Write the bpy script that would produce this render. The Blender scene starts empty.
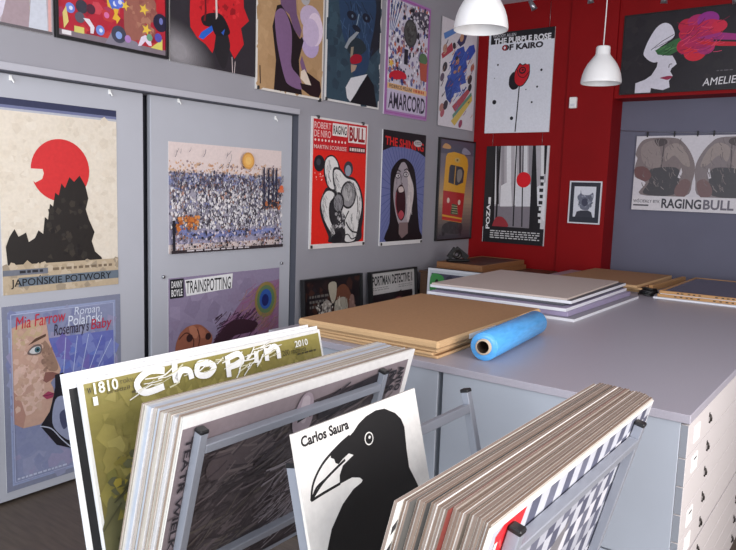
import bpy, math, random
from mathutils import Matrix, Vector
from mathutils.geometry import tessellate_polygon

S = bpy.context.scene
COL = S.collection
PI = math.pi

# ------------------------------------------------------------------ camera
cam_data = bpy.data.cameras.new('camera')
cam = bpy.data.objects.new('camera', cam_data)
COL.objects.link(cam)
yaw, pitch, roll = 0.639429, 0.123510, 0.032467
fw = Vector((-math.sin(yaw) * math.cos(pitch), math.cos(yaw) * math.cos(pitch), -math.sin(pitch)))
rt0 = Vector((math.cos(yaw), math.sin(yaw), 0))
up0 = rt0.cross(fw)
rt = rt0 * math.cos(roll) + up0 * math.sin(roll)
up = -rt0 * math.sin(roll) + up0 * math.cos(roll)
M = Matrix((rt, up, -fw)).transposed().to_4x4()
M.translation = Vector((3.5, 0, 1.70))
cam.matrix_world = M
cam_data.sensor_width = 36
cam_data.lens = 701.757 / 736 * 36
cam_data.clip_start = 0.02
S.camera = cam

# ------------------------------------------------------------------ world, light, exposure
world = bpy.data.worlds.new('sky')
S.world = world
world.use_nodes = True
bg = world.node_tree.nodes['Background']
bg.inputs[0].default_value = (0.70, 0.80, 1.0, 1)
bg.inputs[1].default_value = 0.25


def window_light(name, loc, rot, sx, sy, power, color):
    d = bpy.data.lights.new(name, 'AREA')
    d.shape = 'RECTANGLE'
    d.size, d.size_y, d.energy, d.color = sx, sy, power, color
    o = bpy.data.objects.new(name, d)
    o.location, o.rotation_euler = loc, rot
    COL.objects.link(o)


# daylight entering through the shop windows in the right wall and in the front wall behind the camera
window_light('daylight_right_window', (5.45, 0.9, 1.85), (0, PI / 2, 0), 2.2, 3.8, 205, (1.0, 0.95, 0.93))
window_light('daylight_front_window', (2.9, -2.9, 1.7), (PI / 2, 0, 0), 4.2, 2.3, 235, (0.86, 0.93, 1.0))

S.view_settings.view_transform = 'Standard'
S.view_settings.look = 'None'
S.view_settings.exposure = 0.0
S.view_settings.gamma = 1.0
S.view_settings.use_curve_mapping = False


# ------------------------------------------------------------------ materials
def lin(c):
    o = []
    for v in c[:3]:
        v = v / 255
        o.append(v / 12.92 if v <= 0.04045 else ((v + 0.055) / 1.055) ** 2.4)
    return (*o, 1.0)


def mat(name, color, rough=0.5, metal=0.0, noise=0.0, nscale=40, bump=0.0, bscale=200, spec=0.5, stretch=None):
    m = bpy.data.materials.new(name)
    m.use_nodes = True
    nt = m.node_tree
    b = nt.nodes['Principled BSDF']
    b.inputs['Roughness'].default_value = rough
    b.inputs['Metallic'].default_value = metal
    b.inputs['Specular IOR Level'].default_value = spec
    c = lin(color)
    b.inputs['Base Color'].default_value = c
    tc = nt.nodes.new('ShaderNodeTexCoord')
    src = tc.outputs['Object']
    if stretch:
        mp = nt.nodes.new('ShaderNodeMapping')
        mp.inputs['Scale'].default_value = stretch
        nt.links.new(src, mp.inputs['Vector'])
        src = mp.outputs['Vector']
    if noise:
        n = nt.nodes.new('ShaderNodeTexNoise')
        n.inputs['Scale'].default_value = nscale
        n.inputs['Detail'].default_value = 4
        nt.links.new(src, n.inputs['Vector'])
        r = nt.nodes.new('ShaderNodeValToRGB')
        r.color_ramp.elements[0].position, r.color_ramp.elements[1].position = 0.3, 0.7
        r.color_ramp.elements[0].color = (*[v * (1 - noise) for v in c[:3]], 1)
        r.color_ramp.elements[1].color = (*[min(1, v * (1 + noise)) for v in c[:3]], 1)
        nt.links.new(n.outputs['Fac'], r.inputs['Fac'])
        nt.links.new(r.outputs['Color'], b.inputs['Base Color'])
    if bump:
        n2 = nt.nodes.new('ShaderNodeTexNoise')
        n2.inputs['Scale'].default_value = bscale
        nt.links.new(src, n2.inputs['Vector'])
        bp = nt.nodes.new('ShaderNodeBump')
        bp.inputs['Strength'].default_value = bump
        bp.inputs['Distance'].default_value = 0.002
        nt.links.new(n2.outputs['Fac'], bp.inputs['Height'])
        nt.links.new(bp.outputs['Normal'], b.inputs['Normal'])
    return m


def print_mat(name, rough, spec):
    m = bpy.data.materials.new(name)
    m.use_nodes = True
    nt = m.node_tree
    b = nt.nodes['Principled BSDF']
    b.inputs['Roughness'].default_value = rough
    b.inputs['Specular IOR Level'].default_value = spec
    a = nt.nodes.new('ShaderNodeVertexColor')
    a.layer_name = 'Col'
    n = nt.nodes.new('ShaderNodeTexNoise')
    n.inputs['Scale'].default_value = 55
    n.inputs['Detail'].default_value = 5
    r = nt.nodes.new('ShaderNodeMapRange')
    r.inputs['To Min'].default_value, r.inputs['To Max'].default_value = 0.86, 1.10
    mx = nt.nodes.new('ShaderNodeVectorMath')
    mx.operation = 'SCALE'
    tc = nt.nodes.new('ShaderNodeTexCoord')
    nt.links.new(tc.outputs['Object'], n.inputs['Vector'])
    nt.links.new(n.outputs['Fac'], r.inputs['Value'])
    nt.links.new(a.outputs['Color'], mx.inputs[0])
    nt.links.new(r.outputs['Result'], mx.inputs['Scale'])
    nt.links.new(mx.outputs['Vector'], b.inputs['Base Color'])
    return m


PRINT = print_mat('printed_paper', 0.45, 0.35)
GLOSS = print_mat('glossy_print', 0.28, 0.5)
M_WALL = mat('grey_wall_paint', (150, 149, 156), 0.75, noise=0.03, nscale=3, bump=0.15)
M_DOOR = mat('pale_grey_door_panel', (178, 180, 188), 0.55, noise=0.02, nscale=4)
M_TRIM = mat('light_grey_rail', (176, 176, 184), 0.5)
M_GAP_SHADE = mat('gap_shade', (72, 74, 84), 0.8)  # shade around the sliding panels and rail, put into a dark colour
M_RED = mat('red_wall_paint', (134, 7, 12), 0.65, noise=0.06, nscale=3, bump=0.15, spec=0.2)
M_PANEL = mat('slate_grey_panel', (100, 100, 118), 0.7, noise=0.05, nscale=2.5)
M_CEIL = mat('ceiling_paint', (200, 200, 205), 0.8)
M_FLOOR = mat('dark_brown_floor', (96, 84, 74), 0.55, noise=0.18, nscale=6, stretch=(1, 8, 1))
M_WHITE_WALL = mat('white_wall_paint', (205, 205, 208), 0.8)
M_TOP = mat('grey_laminate', (168, 164, 174), 0.36, noise=0.05, nscale=180, bump=0.05, bscale=500)
M_TOPEDGE = mat('laminate_edge', (150, 150, 158), 0.5)
M_CHEST = mat('pale_cabinet_side', (166, 172, 182), 0.5, noise=0.02, nscale=5)
M_DRAWER = mat('pale_drawer_front', (205, 199, 198), 0.5)
M_EDGE = mat('grey_drawer_edge', (136, 140, 148), 0.5)
M_HANDLE = mat('dark_bronze', (62, 58, 56), 0.35, 0.8)
M_TUBE = mat('grey_powder_coated_steel', (152, 156, 166), 0.4, 0.35)
M_BLACK = mat('black_plastic', (22, 22, 24), 0.4)
M_BLACKFRAME = mat('black_painted_wood', (26, 25, 27), 0.4)
M_WHITEFRAME = mat('white_painted_wood', (214, 216, 222), 0.45)
M_KRAFT = mat('kraft_cardboard', (168, 127, 88), 0.75, noise=0.06, nscale=60, bump=0.1)
M_KRAFT_L = mat('kraft_cut_edge', (204, 168, 124), 0.8, noise=0.08, nscale=90, stretch=(1, 1, 12))
M_WOOD = mat('raw_pine', (186, 142, 92), 0.6, noise=0.12, nscale=14, stretch=(2, 14, 14))
M_DARKWOOD = mat('dark_brown_wood', (88, 60, 42), 0.5, noise=0.15, nscale=14, stretch=(2, 14, 14))
M_MIDWOOD = mat('mid_brown_wood', (142, 98, 62), 0.55, noise=0.15, nscale=14, stretch=(2, 14, 14))
M_BEIGE = mat('beige_board', (196, 182, 174), 0.8, noise=0.03, nscale=80)
M_WHITEBOARD = mat('white_foam_board', (226, 228, 234), 0.6)
M_GREYBOARD = mat('grey_board', (150, 148, 158), 0.6)
M_LILAC = mat('lilac_grey_board', (158, 148, 178), 0.5)
M_DARKBOARD = mat('charcoal_board', (74, 76, 84), 0.5)
M_BLUE = mat('blue_plastic_film', (86, 166, 230), 0.25, noise=0.10, nscale=14, stretch=(1, 6, 1))
M_CORE = mat('cardboard_tube', (190, 172, 150), 0.8)
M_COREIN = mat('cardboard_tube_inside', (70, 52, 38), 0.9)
M_LAMP = mat('white_lamp_enamel', (238, 238, 238), 0.35)
M_CORD = mat('white_cord', (225, 225, 225), 0.5)
M_STEEL = mat('brushed_steel', (170, 172, 176), 0.3, 0.9)
M_PAPERLABEL = mat('white_label', (240, 240, 238), 0.6)
M_INK = mat('black_ink', (40, 40, 44), 0.7)
M_BULB = mat('frosted_bulb', (240, 238, 230), 0.4)


# ------------------------------------------------------------------ mesh helpers
class MB:
    def __init__(self):
        self.v, self.f, self.m, self.c, self.sm = [], [], [], [], []

    def face(self, idx, mi=0, col=None, smooth=False):
        self.f.append(idx); self.m.append(mi); self.c.append(col); self.sm.append(smooth)

    def box(self, x0, x1, y0, y1, z0, z1, mi=0, T=None, b=0.0, col=None):
        """box with chamfered edges along all twelve sides when b > 0"""
        if b <= 0:
            P = [(x, y, z) for x in (x0, x1) for y in (y0, y1) for z in (z0, z1)]
            F = [(0, 1, 3, 2), (4, 6, 7, 5), (0, 4, 5, 1), (2, 3, 7, 6), (0, 2, 6, 4), (1, 5, 7, 3)]
        else:
            P, F = [], []
            cs = [(x0, 1), (x1, -1)], [(y0, 1), (y1, -1)], [(z0, 1), (z1, -1)]
            for i in range(2):
                for j in range(2):
                    for k in range(2):
                        x, sx = cs[0][i]; y, sy = cs[1][j]; z, sz = cs[2][k]
                        P += [(x, y + sy * b, z + sz * b), (x + sx * b, y, z + sz * b), (x + sx * b, y + sy * b, z)]
            n = lambda i, j, k, a: 3 * (4 * i + 2 * j + k) + a
            for i in range(2):
                F.append(tuple(n(i, j, k, 0) for j, k in ((0, 0), (0, 1), (1, 1), (1, 0))))
                F.append(tuple(n(j, i, k, 1) for j, k in ((0, 0), (0, 1), (1, 1), (1, 0))))
                F.append(tuple(n(j, k, i, 2) for j, k in ((0, 0), (0, 1), (1, 1), (1, 0))))
            for i in range(2):
                for j in range(2):
                    F.append((n(i, j, 0, 0), n(i, j, 1, 0), n(i, j, 1, 1), n(i, j, 0, 1)))
                    F.append((n(i, 0, j, 0), n(i, 1, j, 0), n(i, 1, j, 2), n(i, 0, j, 2)))
                    F.append((n(0, i, j, 1), n(1, i, j, 1), n(1, i, j, 2), n(0, i, j, 2)))
                    for k in range(2):
                        F.append((n(i, j, k, 0), n(i, j, k, 1), n(i, j, k, 2)))
        o = len(self.v)
        self.v += [tuple(T @ Vector(p)) if T else p for p in P]
        for q in F:
            self.face(tuple(o + a for a in q), mi, col)
        return self

    def bar(self, p, q, w, h, mi=0, upv=(0, 0, 1), b=0.0):
        """square tube between two points"""
        p, q = Vector(p), Vector(q)
        d = q - p
        L = d.length
        d.normalize()
        s = d.cross(Vector(upv)).normalized()
        u = s.cross(d)
        T = Matrix((d, s, u)).transposed().to_4x4()
        T.translation = p
        return self.box(0, L, -w / 2, w / 2, -h / 2, h / 2, mi, T, b)

    def lathe(self, prof, n=32, T=None, mi=0, smooth=True):
        """profile of (r, z); mi may be one slot or one per segment"""
        o = len(self.v)
        for r, z in prof:
            for k in range(n):
                a = 2 * PI * k / n
                p = Vector((r * math.cos(a), r * math.sin(a), z))
                self.v.append(tuple(T @ p) if T else tuple(p))
        for i in range(len(prof) - 1):
            m = mi[i] if isinstance(mi, (list, tuple)) else mi
            for k in range(n):
                k2 = (k + 1) % n
                self.face((o + i * n + k, o + i * n + k2, o + (i + 1) * n + k2, o + (i + 1) * n + k), m, None, smooth)
        return self

    def tube(self, pts, r, n=8, mi=0):
        pts = [Vector(p) for p in pts]
        o = len(self.v)
        for i, p in enumerate(pts):
            d = (pts[min(i + 1, len(pts) - 1)] - pts[max(i - 1, 0)]).normalized()
            a = Vector((0, 0, 1)) if abs(d.z) < 0.9 else Vector((1, 0, 0))
            s = d.cross(a).normalized()
            u = s.cross(d)
            for k in range(n):
                t = 2 * PI * k / n
                self.v.append(tuple(p + s * r * math.cos(t) + u * r * math.sin(t)))
        for i in range(len(pts) - 1):
            for k in range(n):
                k2 = (k + 1) % n
                self.face((o + i * n + k, o + i * n + k2, o + (i + 1) * n + k2, o + (i + 1) * n + k), mi, None, True)
        self.face(tuple(o + k for k in range(n)), mi)
        self.face(tuple(o + (len(pts) - 1) * n + k for k in range(n)), mi)
        return self

    def build(self, name, mats, parent=None, fix=True):
        me = bpy.data.meshes.new(name)
        me.from_pydata(self.v, [], self.f)
        for m in (mats if isinstance(mats, (list, tuple)) else [mats]):
            me.materials.append(m)
        me.polygons.foreach_set('material_index', self.m)
        me.polygons.foreach_set('use_smooth', self.sm)
        if any(c is not None for c in self.c):
            a = me.color_attributes.new('Col', 'FLOAT_COLOR', 'CORNER')
            for p, c in zip(me.polygons, self.c):
                for li in p.loop_indices:
                    a.data[li].color = lin(c or (230, 230, 230))
        if fix:
            import bmesh
            b = bmesh.new()
            b.from_mesh(me)
            bmesh.ops.recalc_face_normals(b, faces=b.faces)
            b.to_mesh(me)
            b.free()
        me.update()
        o = bpy.data.objects.new(name, me)
        COL.objects.link(o)
        if parent:
            o.parent = parent
        return o


def empty(name, T=None):
    o = bpy.data.objects.new(name, None)
    o.empty_display_size = 0.05
    COL.objects.link(o)
    if T is not None:
        o.matrix_world = T
    return o


def tag(o, label, cat, group=None):
    o['label'], o['category'] = label, cat
    if group:
        o['group'] = group
    return o


def struct(o):
    o['kind'] = 'structure'
    return o


def dup(root, T, label=None):
    r = root.copy()
    COL.objects.link(r)
    r.matrix_world = T
    if label:
        r['label'] = label
    for ch in list(root.children):
        c = ch.copy()
        COL.objects.link(c)
        c.parent = r
        for g in ch.children:
            d = g.copy()
            COL.objects.link(d)
            d.parent = c
    return r


def Tm(x, y, z, rz=0, rx=0, ry=0):
    return Matrix.Translation((x, y, z)) @ Matrix.Rotation(rz, 4, 'Z') @ Matrix.Rotation(ry, 4, 'Y') @ Matrix.Rotation(rx, 4, 'X')


# ------------------------------------------------------------------ printed artwork
_glyphs = {}


def glyph_mesh(s, shear=0.0, bold=0.0):
    key = (s, shear, bold)
    if key not in _glyphs:
        c = bpy.data.curves.new('lettering', 'FONT')
        c.body = s
        c.shear = shear
        c.offset = bold
        c.resolution_u = 3
        o = bpy.data.objects.new('lettering', c)
        me = o.to_mesh()
        vs = [(v.co.x, v.co.y) for v in me.vertices]
        fs = [tuple(p.vertices) for p in me.polygons]
        o.to_mesh_clear()
        bpy.data.objects.remove(o)
        bpy.data.curves.remove(c)
        x0 = min(v[0] for v in vs); x1 = max(v[0] for v in vs)
        y0 = min(v[1] for v in vs); y1 = max(v[1] for v in vs)
        _glyphs[key] = [((x - x0) / (x1 - x0), (y - y0) / max(1e-6, y1 - y0)) for x, y in vs], fs
    return _glyphs[key]


class Art:
    """a printed sheet or board standing in its own x-z plane, face towards -y; u runs right and v down over the face"""

    def __init__(self, w, h, t=0.004, face=(228, 228, 226), edge=(226, 224, 220), seed=1):
        self.w, self.h, self.t, self.k = w, h, t, 0
        self.mb = MB()
        self.mb.box(-w / 2, w / 2, -t, 0, 0, h, 0, None, 0, edge)
        self.rng = random.Random(seed)
        self.rect(0, 0, 1, 1, face)

    def pt(self, u, v):
        u = min(1, max(0, u)); v = min(1, max(0, v))
        return ((u - 0.5) * self.w, -self.t - 0.0002 - self.k * 0.00006, (1 - v) * self.h)

    def poly(self, pts, col, same=False):
        self.k += 0.03 if same else 1
        P = [self.pt(*p) for p in pts]
        o = len(self.mb.v)
        self.mb.v += P
        for tri in tessellate_polygon([[Vector((p[0], p[2], 0)) for p in P]]):
            a, b, c = (P[i] for i in tri)
            cr = (b[0] - a[0]) * (c[2] - a[2]) - (b[2] - a[2]) * (c[0] - a[0])
            if abs(cr) < 1e-12:
                continue
            if cr < 0:
                tri = tri[::-1]
            self.mb.face(tuple(o + i for i in tri), 0, col)
        return self

    def rect(self, u0, v0, u1, v1, col, same=False):
        return self.poly([(u0, v0), (u1, v0), (u1, v1), (u0, v1)], col, same)

    def ell(self, cu, cv, ru, rv, col, n=22, same=False, rot=0):
        ca, sa = math.cos(rot), math.sin(rot)
        P = []
        for i in range(n):
            x, y = ru * math.cos(2 * PI * i / n) * self.w, rv * math.sin(2 * PI * i / n) * self.h
            P.append((cu + (x * ca - y * sa) / self.w, cv + (x * sa + y * ca) / self.h))
        return self.poly(P, col, same)

    def circ(self, cu, cv, r, col, n=20, same=False):
        """round in metres"""
        return self.ell(cu, cv, r / self.w, r / self.h, col, n, same)

    def line(self, pts, wd, col, same=False, taper=False):
        """stroke wd metres wide"""
        self.k += 0.03 if same else 1
        Q = [Vector((u * self.w, v * self.h)) for u, v in pts]
        L, R = [], []
        for i, p in enumerate(Q):
            d = Q[min(i + 1, len(Q) - 1)] - Q[max(i - 1, 0)]
            if d.length < 1e-9:
                d = Vector((1, 0))
            d.normalize()
            n = Vector((-d.y, d.x)) * wd / 2 * ((1 - 0.8 * i / (len(Q) - 1)) if taper else 1)
            L.append(p + n); R.append(p - n)
        for i in range(len(Q) - 1):
            q = [L[i], L[i + 1], R[i + 1], R[i]]
            P = [self.pt(a.x / self.w, a.y / self.h) for a in q]
            o = len(self.mb.v)
            self.mb.v += P
            self.mb.face((o, o + 1, o + 2, o + 3), 0, col)
        return self

    def smooth(self, pts, n=5):
        """Catmull-Rom through open points"""
        P = [Vector(p) for p in pts]
        P = [P[0]] + P + [P[-1]]
        out = []
        for i in range(1, len(P) - 2):
            for k in range(n):
                t = k / n
                out.append(tuple(0.5 * ((2 * P[i]) + (-P[i - 1] + P[i + 1]) * t + (2 * P[i - 1] - 5 * P[i] + 4 * P[i + 1] - P[i + 2]) * t * t
                                        + (-P[i - 1] + 3 * P[i] - 3 * P[i + 1] + P[i + 2]) * t ** 3)))
        out.append(tuple(P[-2]))
        return out

    def blob(self, pts, col, n=4):
        """closed smooth outline"""
        P = [Vector(p) for p in pts]
        N = len(P)
        out = []
        for i in range(N):
            a, b, c, d = P[i - 1], P[i], P[(i + 1) % N], P[(i + 2) % N]
            for k in range(n):
                t = k / n
                out.append(tuple(0.5 * ((2 * b) + (-a + c) * t + (2 * a - 5 * b + 4 * c - d) * t * t + (-a + 3 * b - 3 * c + d) * t ** 3)))
        return self.poly(out, col)

    def curve(self, pts, wd, col, taper=False):
        return self.line(self.smooth(pts), wd, col, taper=taper)

    def text(self, s, u0, v0, u1, v1, col, rot=0, bold=0.0, shear=0.0, dv=0.0):
        vs, fs = glyph_mesh(s, shear, bold)
        self.k += 1
        o = len(self.mb.v)
        for x, y in vs:
            if rot == 0:
                u, v = u0 + x * (u1 - u0), v1 - y * (v1 - v0) + dv * x
            elif rot == 1:      # reads downwards
                u, v = u0 + y * (u1 - u0), v0 + x * (v1 - v0)
            else:               # reads upwards
                u, v = u1 - y * (u1 - u0), v1 - x * (v1 - v0)
            self.mb.v.append(self.pt(u, v))
        for f in fs:
            self.mb.face(tuple(o + i for i in f), 0, col)
        return self

    def smalltype(self, u0, v0, u1, v1, col, rows=2, fill=0.6, word=0.05):
        """rows of type too small to read"""
        self.k += 1
        dv = (v1 - v0) / rows
        for r in range(rows):
            u = u0
            while u < u1 - word * 0.4:
                L = word * self.rng.uniform(0.4, 1.3)
                self.rect(u, v0 + r * dv, min(u1, u + L), v0 + r * dv + dv * fill, col, True)
                u += L + word * 0.3
        return self

    def specks(self, u0, v0, u1, v1, cols, n, s0, s1, asp=1.0):
        """many small irregular dabs of paint"""
        for i in range(n):
            if i % 12 == 0:
                self.k += 1
            cu, cv = self.rng.uniform(u0, u1), self.rng.uniform(v0, v1)
            s = self.rng.uniform(s0, s1)
            m = self.rng.randint(3, 6)
            a0 = self.rng.uniform(0, 6.28)
            self.poly([(cu + s * self.rng.uniform(0.5, 1) * math.cos(a0 + 6.28 * j / m) / self.w,
                        cv + s * asp * self.rng.uniform(0.5, 1) * math.sin(a0 + 6.28 * j / m) / self.h) for j in range(m)],
                      self.rng.choice(cols), True)
        return self

    def streaks(self, u0, v0, u1, v1, cols, n, ln, wd, ang, spread=0.3):
        for i in range(n):
            if i % 12 == 0:
                self.k += 1
            cu, cv = self.rng.uniform(u0, u1), self.rng.uniform(v0, v1)
            a = ang + self.rng.uniform(-spread, spread)
            L = ln * self.rng.uniform(0.4, 1.2)
            dx, dy = math.cos(a) * L / 2 / self.w, math.sin(a) * L / 2 / self.h
            bx, by = -dy * 0.15, dx * 0.1
            self.line([(cu - dx, cv - dy), (cu + bx, cv + by), (cu + dx, cv + dy)], wd * self.rng.uniform(0.4, 1.2), self.rng.choice(cols), True)
        return self

    def star(self, cu, cv, r, col, n=5, rot=0.3):
        return self.poly([(cu + (r if i % 2 == 0 else r * 0.42) * math.sin(rot + PI * i / n) / self.w,
                           cv - (r if i % 2 == 0 else r * 0.42) * math.cos(rot + PI * i / n) / self.h) for i in range(2 * n)], col)

    def build(self, name, T, m=None, parent=None):
        o = self.mb.build(name, m or PRINT, parent, fix=False)
        if parent is None:
            o.matrix_world = T
        elif T is not None:
            o.matrix_local = T
        return o


def frame_part(parent, w, h, mat_, width=0.015, depth=0.025, back=0.0, name='frame'):
    """four mitred-looking bars around a sheet of w x h in the parent's x-z plane"""
    mb = MB()
    y0, y1 = -depth + back, back
    mb.box(-w / 2 - width, -w / 2 + 0.002, y0, y1, -width, h + width, 0, None, 0.001)
    mb.box(w / 2 - 0.002, w / 2 + width, y0, y1, -width, h + width, 0, None, 0.001)
    mb.box(-w / 2, w / 2, y0, y1, -width, 0.002, 0, None, 0.001)
    mb.box(-w / 2, w / 2, y0, y1, h - 0.002, h + width, 0, None, 0.001)
    return mb.build(name, mat_, parent)


def clips(parent, w, h, t, spots):
    for u, v in spots:
        x, z = (u - 0.5) * w, (1 - v) * h
        MB().box(x - 0.009, x + 0.009, -t - 0.010, 0.0, z - 0.011, z + 0.013, 0, None, 0.003).build('corner_clip', M_BLACK, parent)


CORNERS = ((0.10, 0.002), (0.90, 0.002), (0.03, 0.985), (0.97, 0.985))


def left_wall(y, z, x=0.003):      # hung on the left wall, y = left edge + half width
    return Tm(x, y - (0.015 if x > 0 else 0.0), z, PI / 2)


def back_wall(x, z, y=6.43):
    return Tm(x, y, z, 0)


# ================================================================== the room
H = 3.51
struct(MB().box(-0.2, 5.65, -3.1, 6.9, -0.1, 0).build('floor', M_FLOOR))
struct(MB().box(-0.2, 5.65, -3.1, 6.9, H, H + 0.1).build('ceiling', M_CEIL))
w = MB()
w.box(-0.15, 0, -3.0, 6.43, 2.20, H)
w.box(-0.15, 0, 3.812, 6.43, 0, 2.20)
w.box(-0.15, 0, -3.0, 0.0, 0, 2.20)
w.box(-0.17, -0.14, -3.0, 6.43, 0, 2.25, 1)  # recess back, coloured dark as the shade seen through the panel gap
w.box(-0.14, -0.003, 3.806, 3.812, 0, 2.20, 1)  # thin strip added over the reveal; its dark colour stands for shade
struct(w.build('wall_left', [M_WALL, M_GAP_SHADE]))
w = MB()
w.box(-0.15, 1.39, 6.43, 6.80, 0, H)
w.box(0.96, 1.39, 6.40, 6.43, 0, H)
w.box(1.39, 5.55, 6.43, 6.80, 2.56, H)
struct(w.build('wall_back', M_RED))
struct(MB().box(1.39, 5.55, 6.68, 6.80, 0, 2.56).build('wall_back_recess', M_PANEL))
w = MB()                                        # right wall with a wide shop window
w.box(5.55, 5.65, -3.0, 6.80, 0, 0.6)
w.box(5.55, 5.65, -3.0, 6.80, 2.9, H)
w.box(5.55, 5.65, -3.0, -1.1, 0.6, 2.9)
w.box(5.55, 5.65, 2.9, 6.80, 0.6, 2.9)
struct(w.build('wall_right', M_WHITE_WALL))
w = MB()                                        # front wall with a wide shop window
w.box(0, 5.55, -3.1, -3.0, 0, 0.55)
w.box(0, 5.55, -3.1, -3.0, 2.85, H)
w.box(0, 0.8, -3.1, -3.0, 0.55, 2.85)
w.box(5.1, 5.55, -3.1, -3.0, 0.55, 2.85)
struct(w.build('wall_front', M_WHITE_WALL))

# sliding panels recessed in the left wall, with the rail above them
d = struct(MB().box(-0.085, -0.05, 1.30, 2.535, 0.02, 2.20, 0, None, 0.002).build('door_1', M_DOOR))
d = struct(MB().box(-0.085, -0.05, 2.585, 3.798, 0.02, 2.20, 0, None, 0.002).build('door_2', M_DOOR))
t = MB()
t.box(0, 0.022, -1.0, 3.80, 2.205, 2.243, 0, None, 0.002)
t.box(-0.05, 0.010, -1.0, 3.80, 2.199, 2.205, 1)  # strip under the rail, its shade line painted as a dark colour
struct(t.build('trim_1', [M_TRIM, M_GAP_SHADE]))


def panel_hook(y, z, tilt, label):
    mb = MB()
    mb.box(-0.004, 0.004, -0.007, 0.007, -0.012, 0.014, 0, None, 0.002)
    mb.bar((0.004, 0.003, 0.0), (0.013, 0.006 + tilt, -0.022), 0.010, 0.006)
    o = mb.build('panel_hook', M_PAPERLABEL)
    o.matrix_world = Tm(-0.046, y, z)
    return tag(o, label, 'hook', 'white hooks along the top of the sliding panels')


panel_hook(1.77, 2.179, 0.006, 'small white hook on the left sliding panel, above the red sun poster')
panel_hook(2.316, 2.180, 0.004, 'small white hook atop the left sliding panel, just left of the dark gap')
panel_hook(2.785, 2.188, 0.003, 'small white hook atop the right sliding panel, just right of the dark gap')
panel_hook(3.62, 2.165, 0.003, 'small white hook at the top right corner of the right sliding panel')


def stud(y, z, label):
    o = MB().lathe([(0.0, 0.014), (0.009, 0.013), (0.011, 0.009), (0.011, 0.0), (0.006, 0.0)], 16).build('steel_stud', M_STEEL)
    o.matrix_world = Tm(-0.050, y, z, 0, 0, PI / 2)
    return tag(o, label, 'stud', 'round steel studs in the right sliding panel')


stud(2.67, 1.118, 'round steel stud beside the dark gap, above the corner of the lilac feather poster')
stud(3.705, 1.135, 'round steel stud at the right edge of the right sliding panel')

# ================================================================== posters on the sliding panels
# red sun over a dark crag
A = Art(0.655, 0.98, 0.002, (222, 212, 196), seed=3)
A.rect(0, 0, 1, 0.035, (52, 56, 84)); A.rect(0, 0.035, 1, 0.05, (110, 116, 150)); A.rect(0, 0.05, 1, 0.062, (178, 180, 190))
A.specks(0, 0.07, 1, 0.83, [(218, 208, 191), (225, 216, 201), (220, 209, 192), (215, 204, 187)], 260, 0.01, 0.04)
A.circ(0.489, 0.351, 0.163, (206, 50, 52), 40)
A.poly([(0.24, 0.347), (0.336, 0.348), (0.345, 0.37), (0.33, 0.40), (0.274, 0.42), (0.24, 0.40)], (222, 212, 196))
A.poly([(0.041, 0.852), (0.03, 0.75), (0.06, 0.70), (0.10, 0.66), (0.13, 0.70), (0.19, 0.68), (0.21, 0.73), (0.26, 0.71), (0.29, 0.67),
        (0.328, 0.69), (0.345, 0.60), (0.37, 0.615), (0.39, 0.53), (0.415, 0.545), (0.435, 0.47), (0.465, 0.485), (0.49, 0.42), (0.52, 0.445),
        (0.56, 0.385), (0.60, 0.41), (0.65, 0.375), (0.70, 0.43), (0.725, 0.50), (0.70, 0.56), (0.728, 0.619), (0.777, 0.689), (0.75, 0.74),
        (0.78, 0.80), (0.84, 0.835), (0.85, 0.858), (0.384, 0.862), (0.10, 0.858)], (40, 36, 34))
A.specks(0.35, 0.5, 0.70, 0.83, [(52, 48, 44), (34, 30, 30), (60, 54, 48)], 40, 0.01, 0.03)
A.rect(0, 0.846, 1, 1, (186, 168, 142))
A.specks(0, 0.846, 1, 1, [(176, 158, 132), (196, 180, 156), (160, 146, 126)], 60, 0.01, 0.04)
A.rect(0, 0.872, 0.36, 0.902, (112, 116, 126)); A.smalltype(0.13, 0.878, 0.34, 0.896, (44, 44, 50), 1, 0.8, 0.04)
A.smalltype(0.40, 0.874, 0.97, 0.892, (120, 104, 86), 1, 0.8, 0.06)
A.rect(0.12, 0.915, 1, 0.962, (104, 116, 128))
A.text('JAPOŃSKIE POTWORY', 0.06, 0.908, 0.93, 0.972, (26, 26, 30), bold=0.012)
tag(A.build('poster', left_wall(2.03, 1.103, -0.05)), 'cream poster with a red sun above a jagged black crag, on the left sliding panel', 'poster')

# pastel portrait in profile
A = Art(0.68, 0.98, 0.002, (128, 132, 152), seed=4)
A.rect(0.045, 0.032, 0.952, 0.972, (150, 160, 192)); A.rect(0.06, 0.043, 0.937, 0.962, (136, 142, 172))
A.specks(0.06, 0.05, 0.93, 0.96, [(132, 138, 170), (146, 150, 178), (124, 130, 166), (150, 146, 176)], 160, 0.02, 0.07)
A.poly([(0.353, 0.2), (0.93, 0.21), (0.935, 0.6), (0.45, 0.6), (0.44, 0.36)], (104, 112, 178))
A.specks(0.42, 0.23, 0.9, 0.55, [(96, 104, 176), (112, 104, 172), (122, 132, 190), (102, 120, 190)], 50, 0.02, 0.07)
for a, b in (((0.50, 0.21), (0.47, 0.45)), ((0.60, 0.21), (0.55, 0.45)), ((0.70, 0.21), (0.62, 0.45)), ((0.82, 0.23), (0.68, 0.45)), ((0.91, 0.26), (0.74, 0.46))):
    A.line([a, b], 0.004, (180, 190, 220))
A.poly([(0.062, 0.12), (0.15, 0.10), (0.25, 0.085), (0.335, 0.08), (0.345, 0.13), (0.36, 0.21), (0.41, 0.31), (0.452, 0.385), (0.44, 0.41), (0.39, 0.43),
        (0.365, 0.45), (0.385, 0.48), (0.392, 0.515), (0.375, 0.55), (0.365, 0.60), (0.34, 0.64), (0.27, 0.67), (0.137, 0.668), (0.062, 0.63)], (196, 160, 142))
A.blob([(0.08, 0.35), (0.2, 0.33), (0.3, 0.40), (0.3, 0.52), (0.2, 0.6), (0.1, 0.56)], (214, 182, 168))
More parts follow.
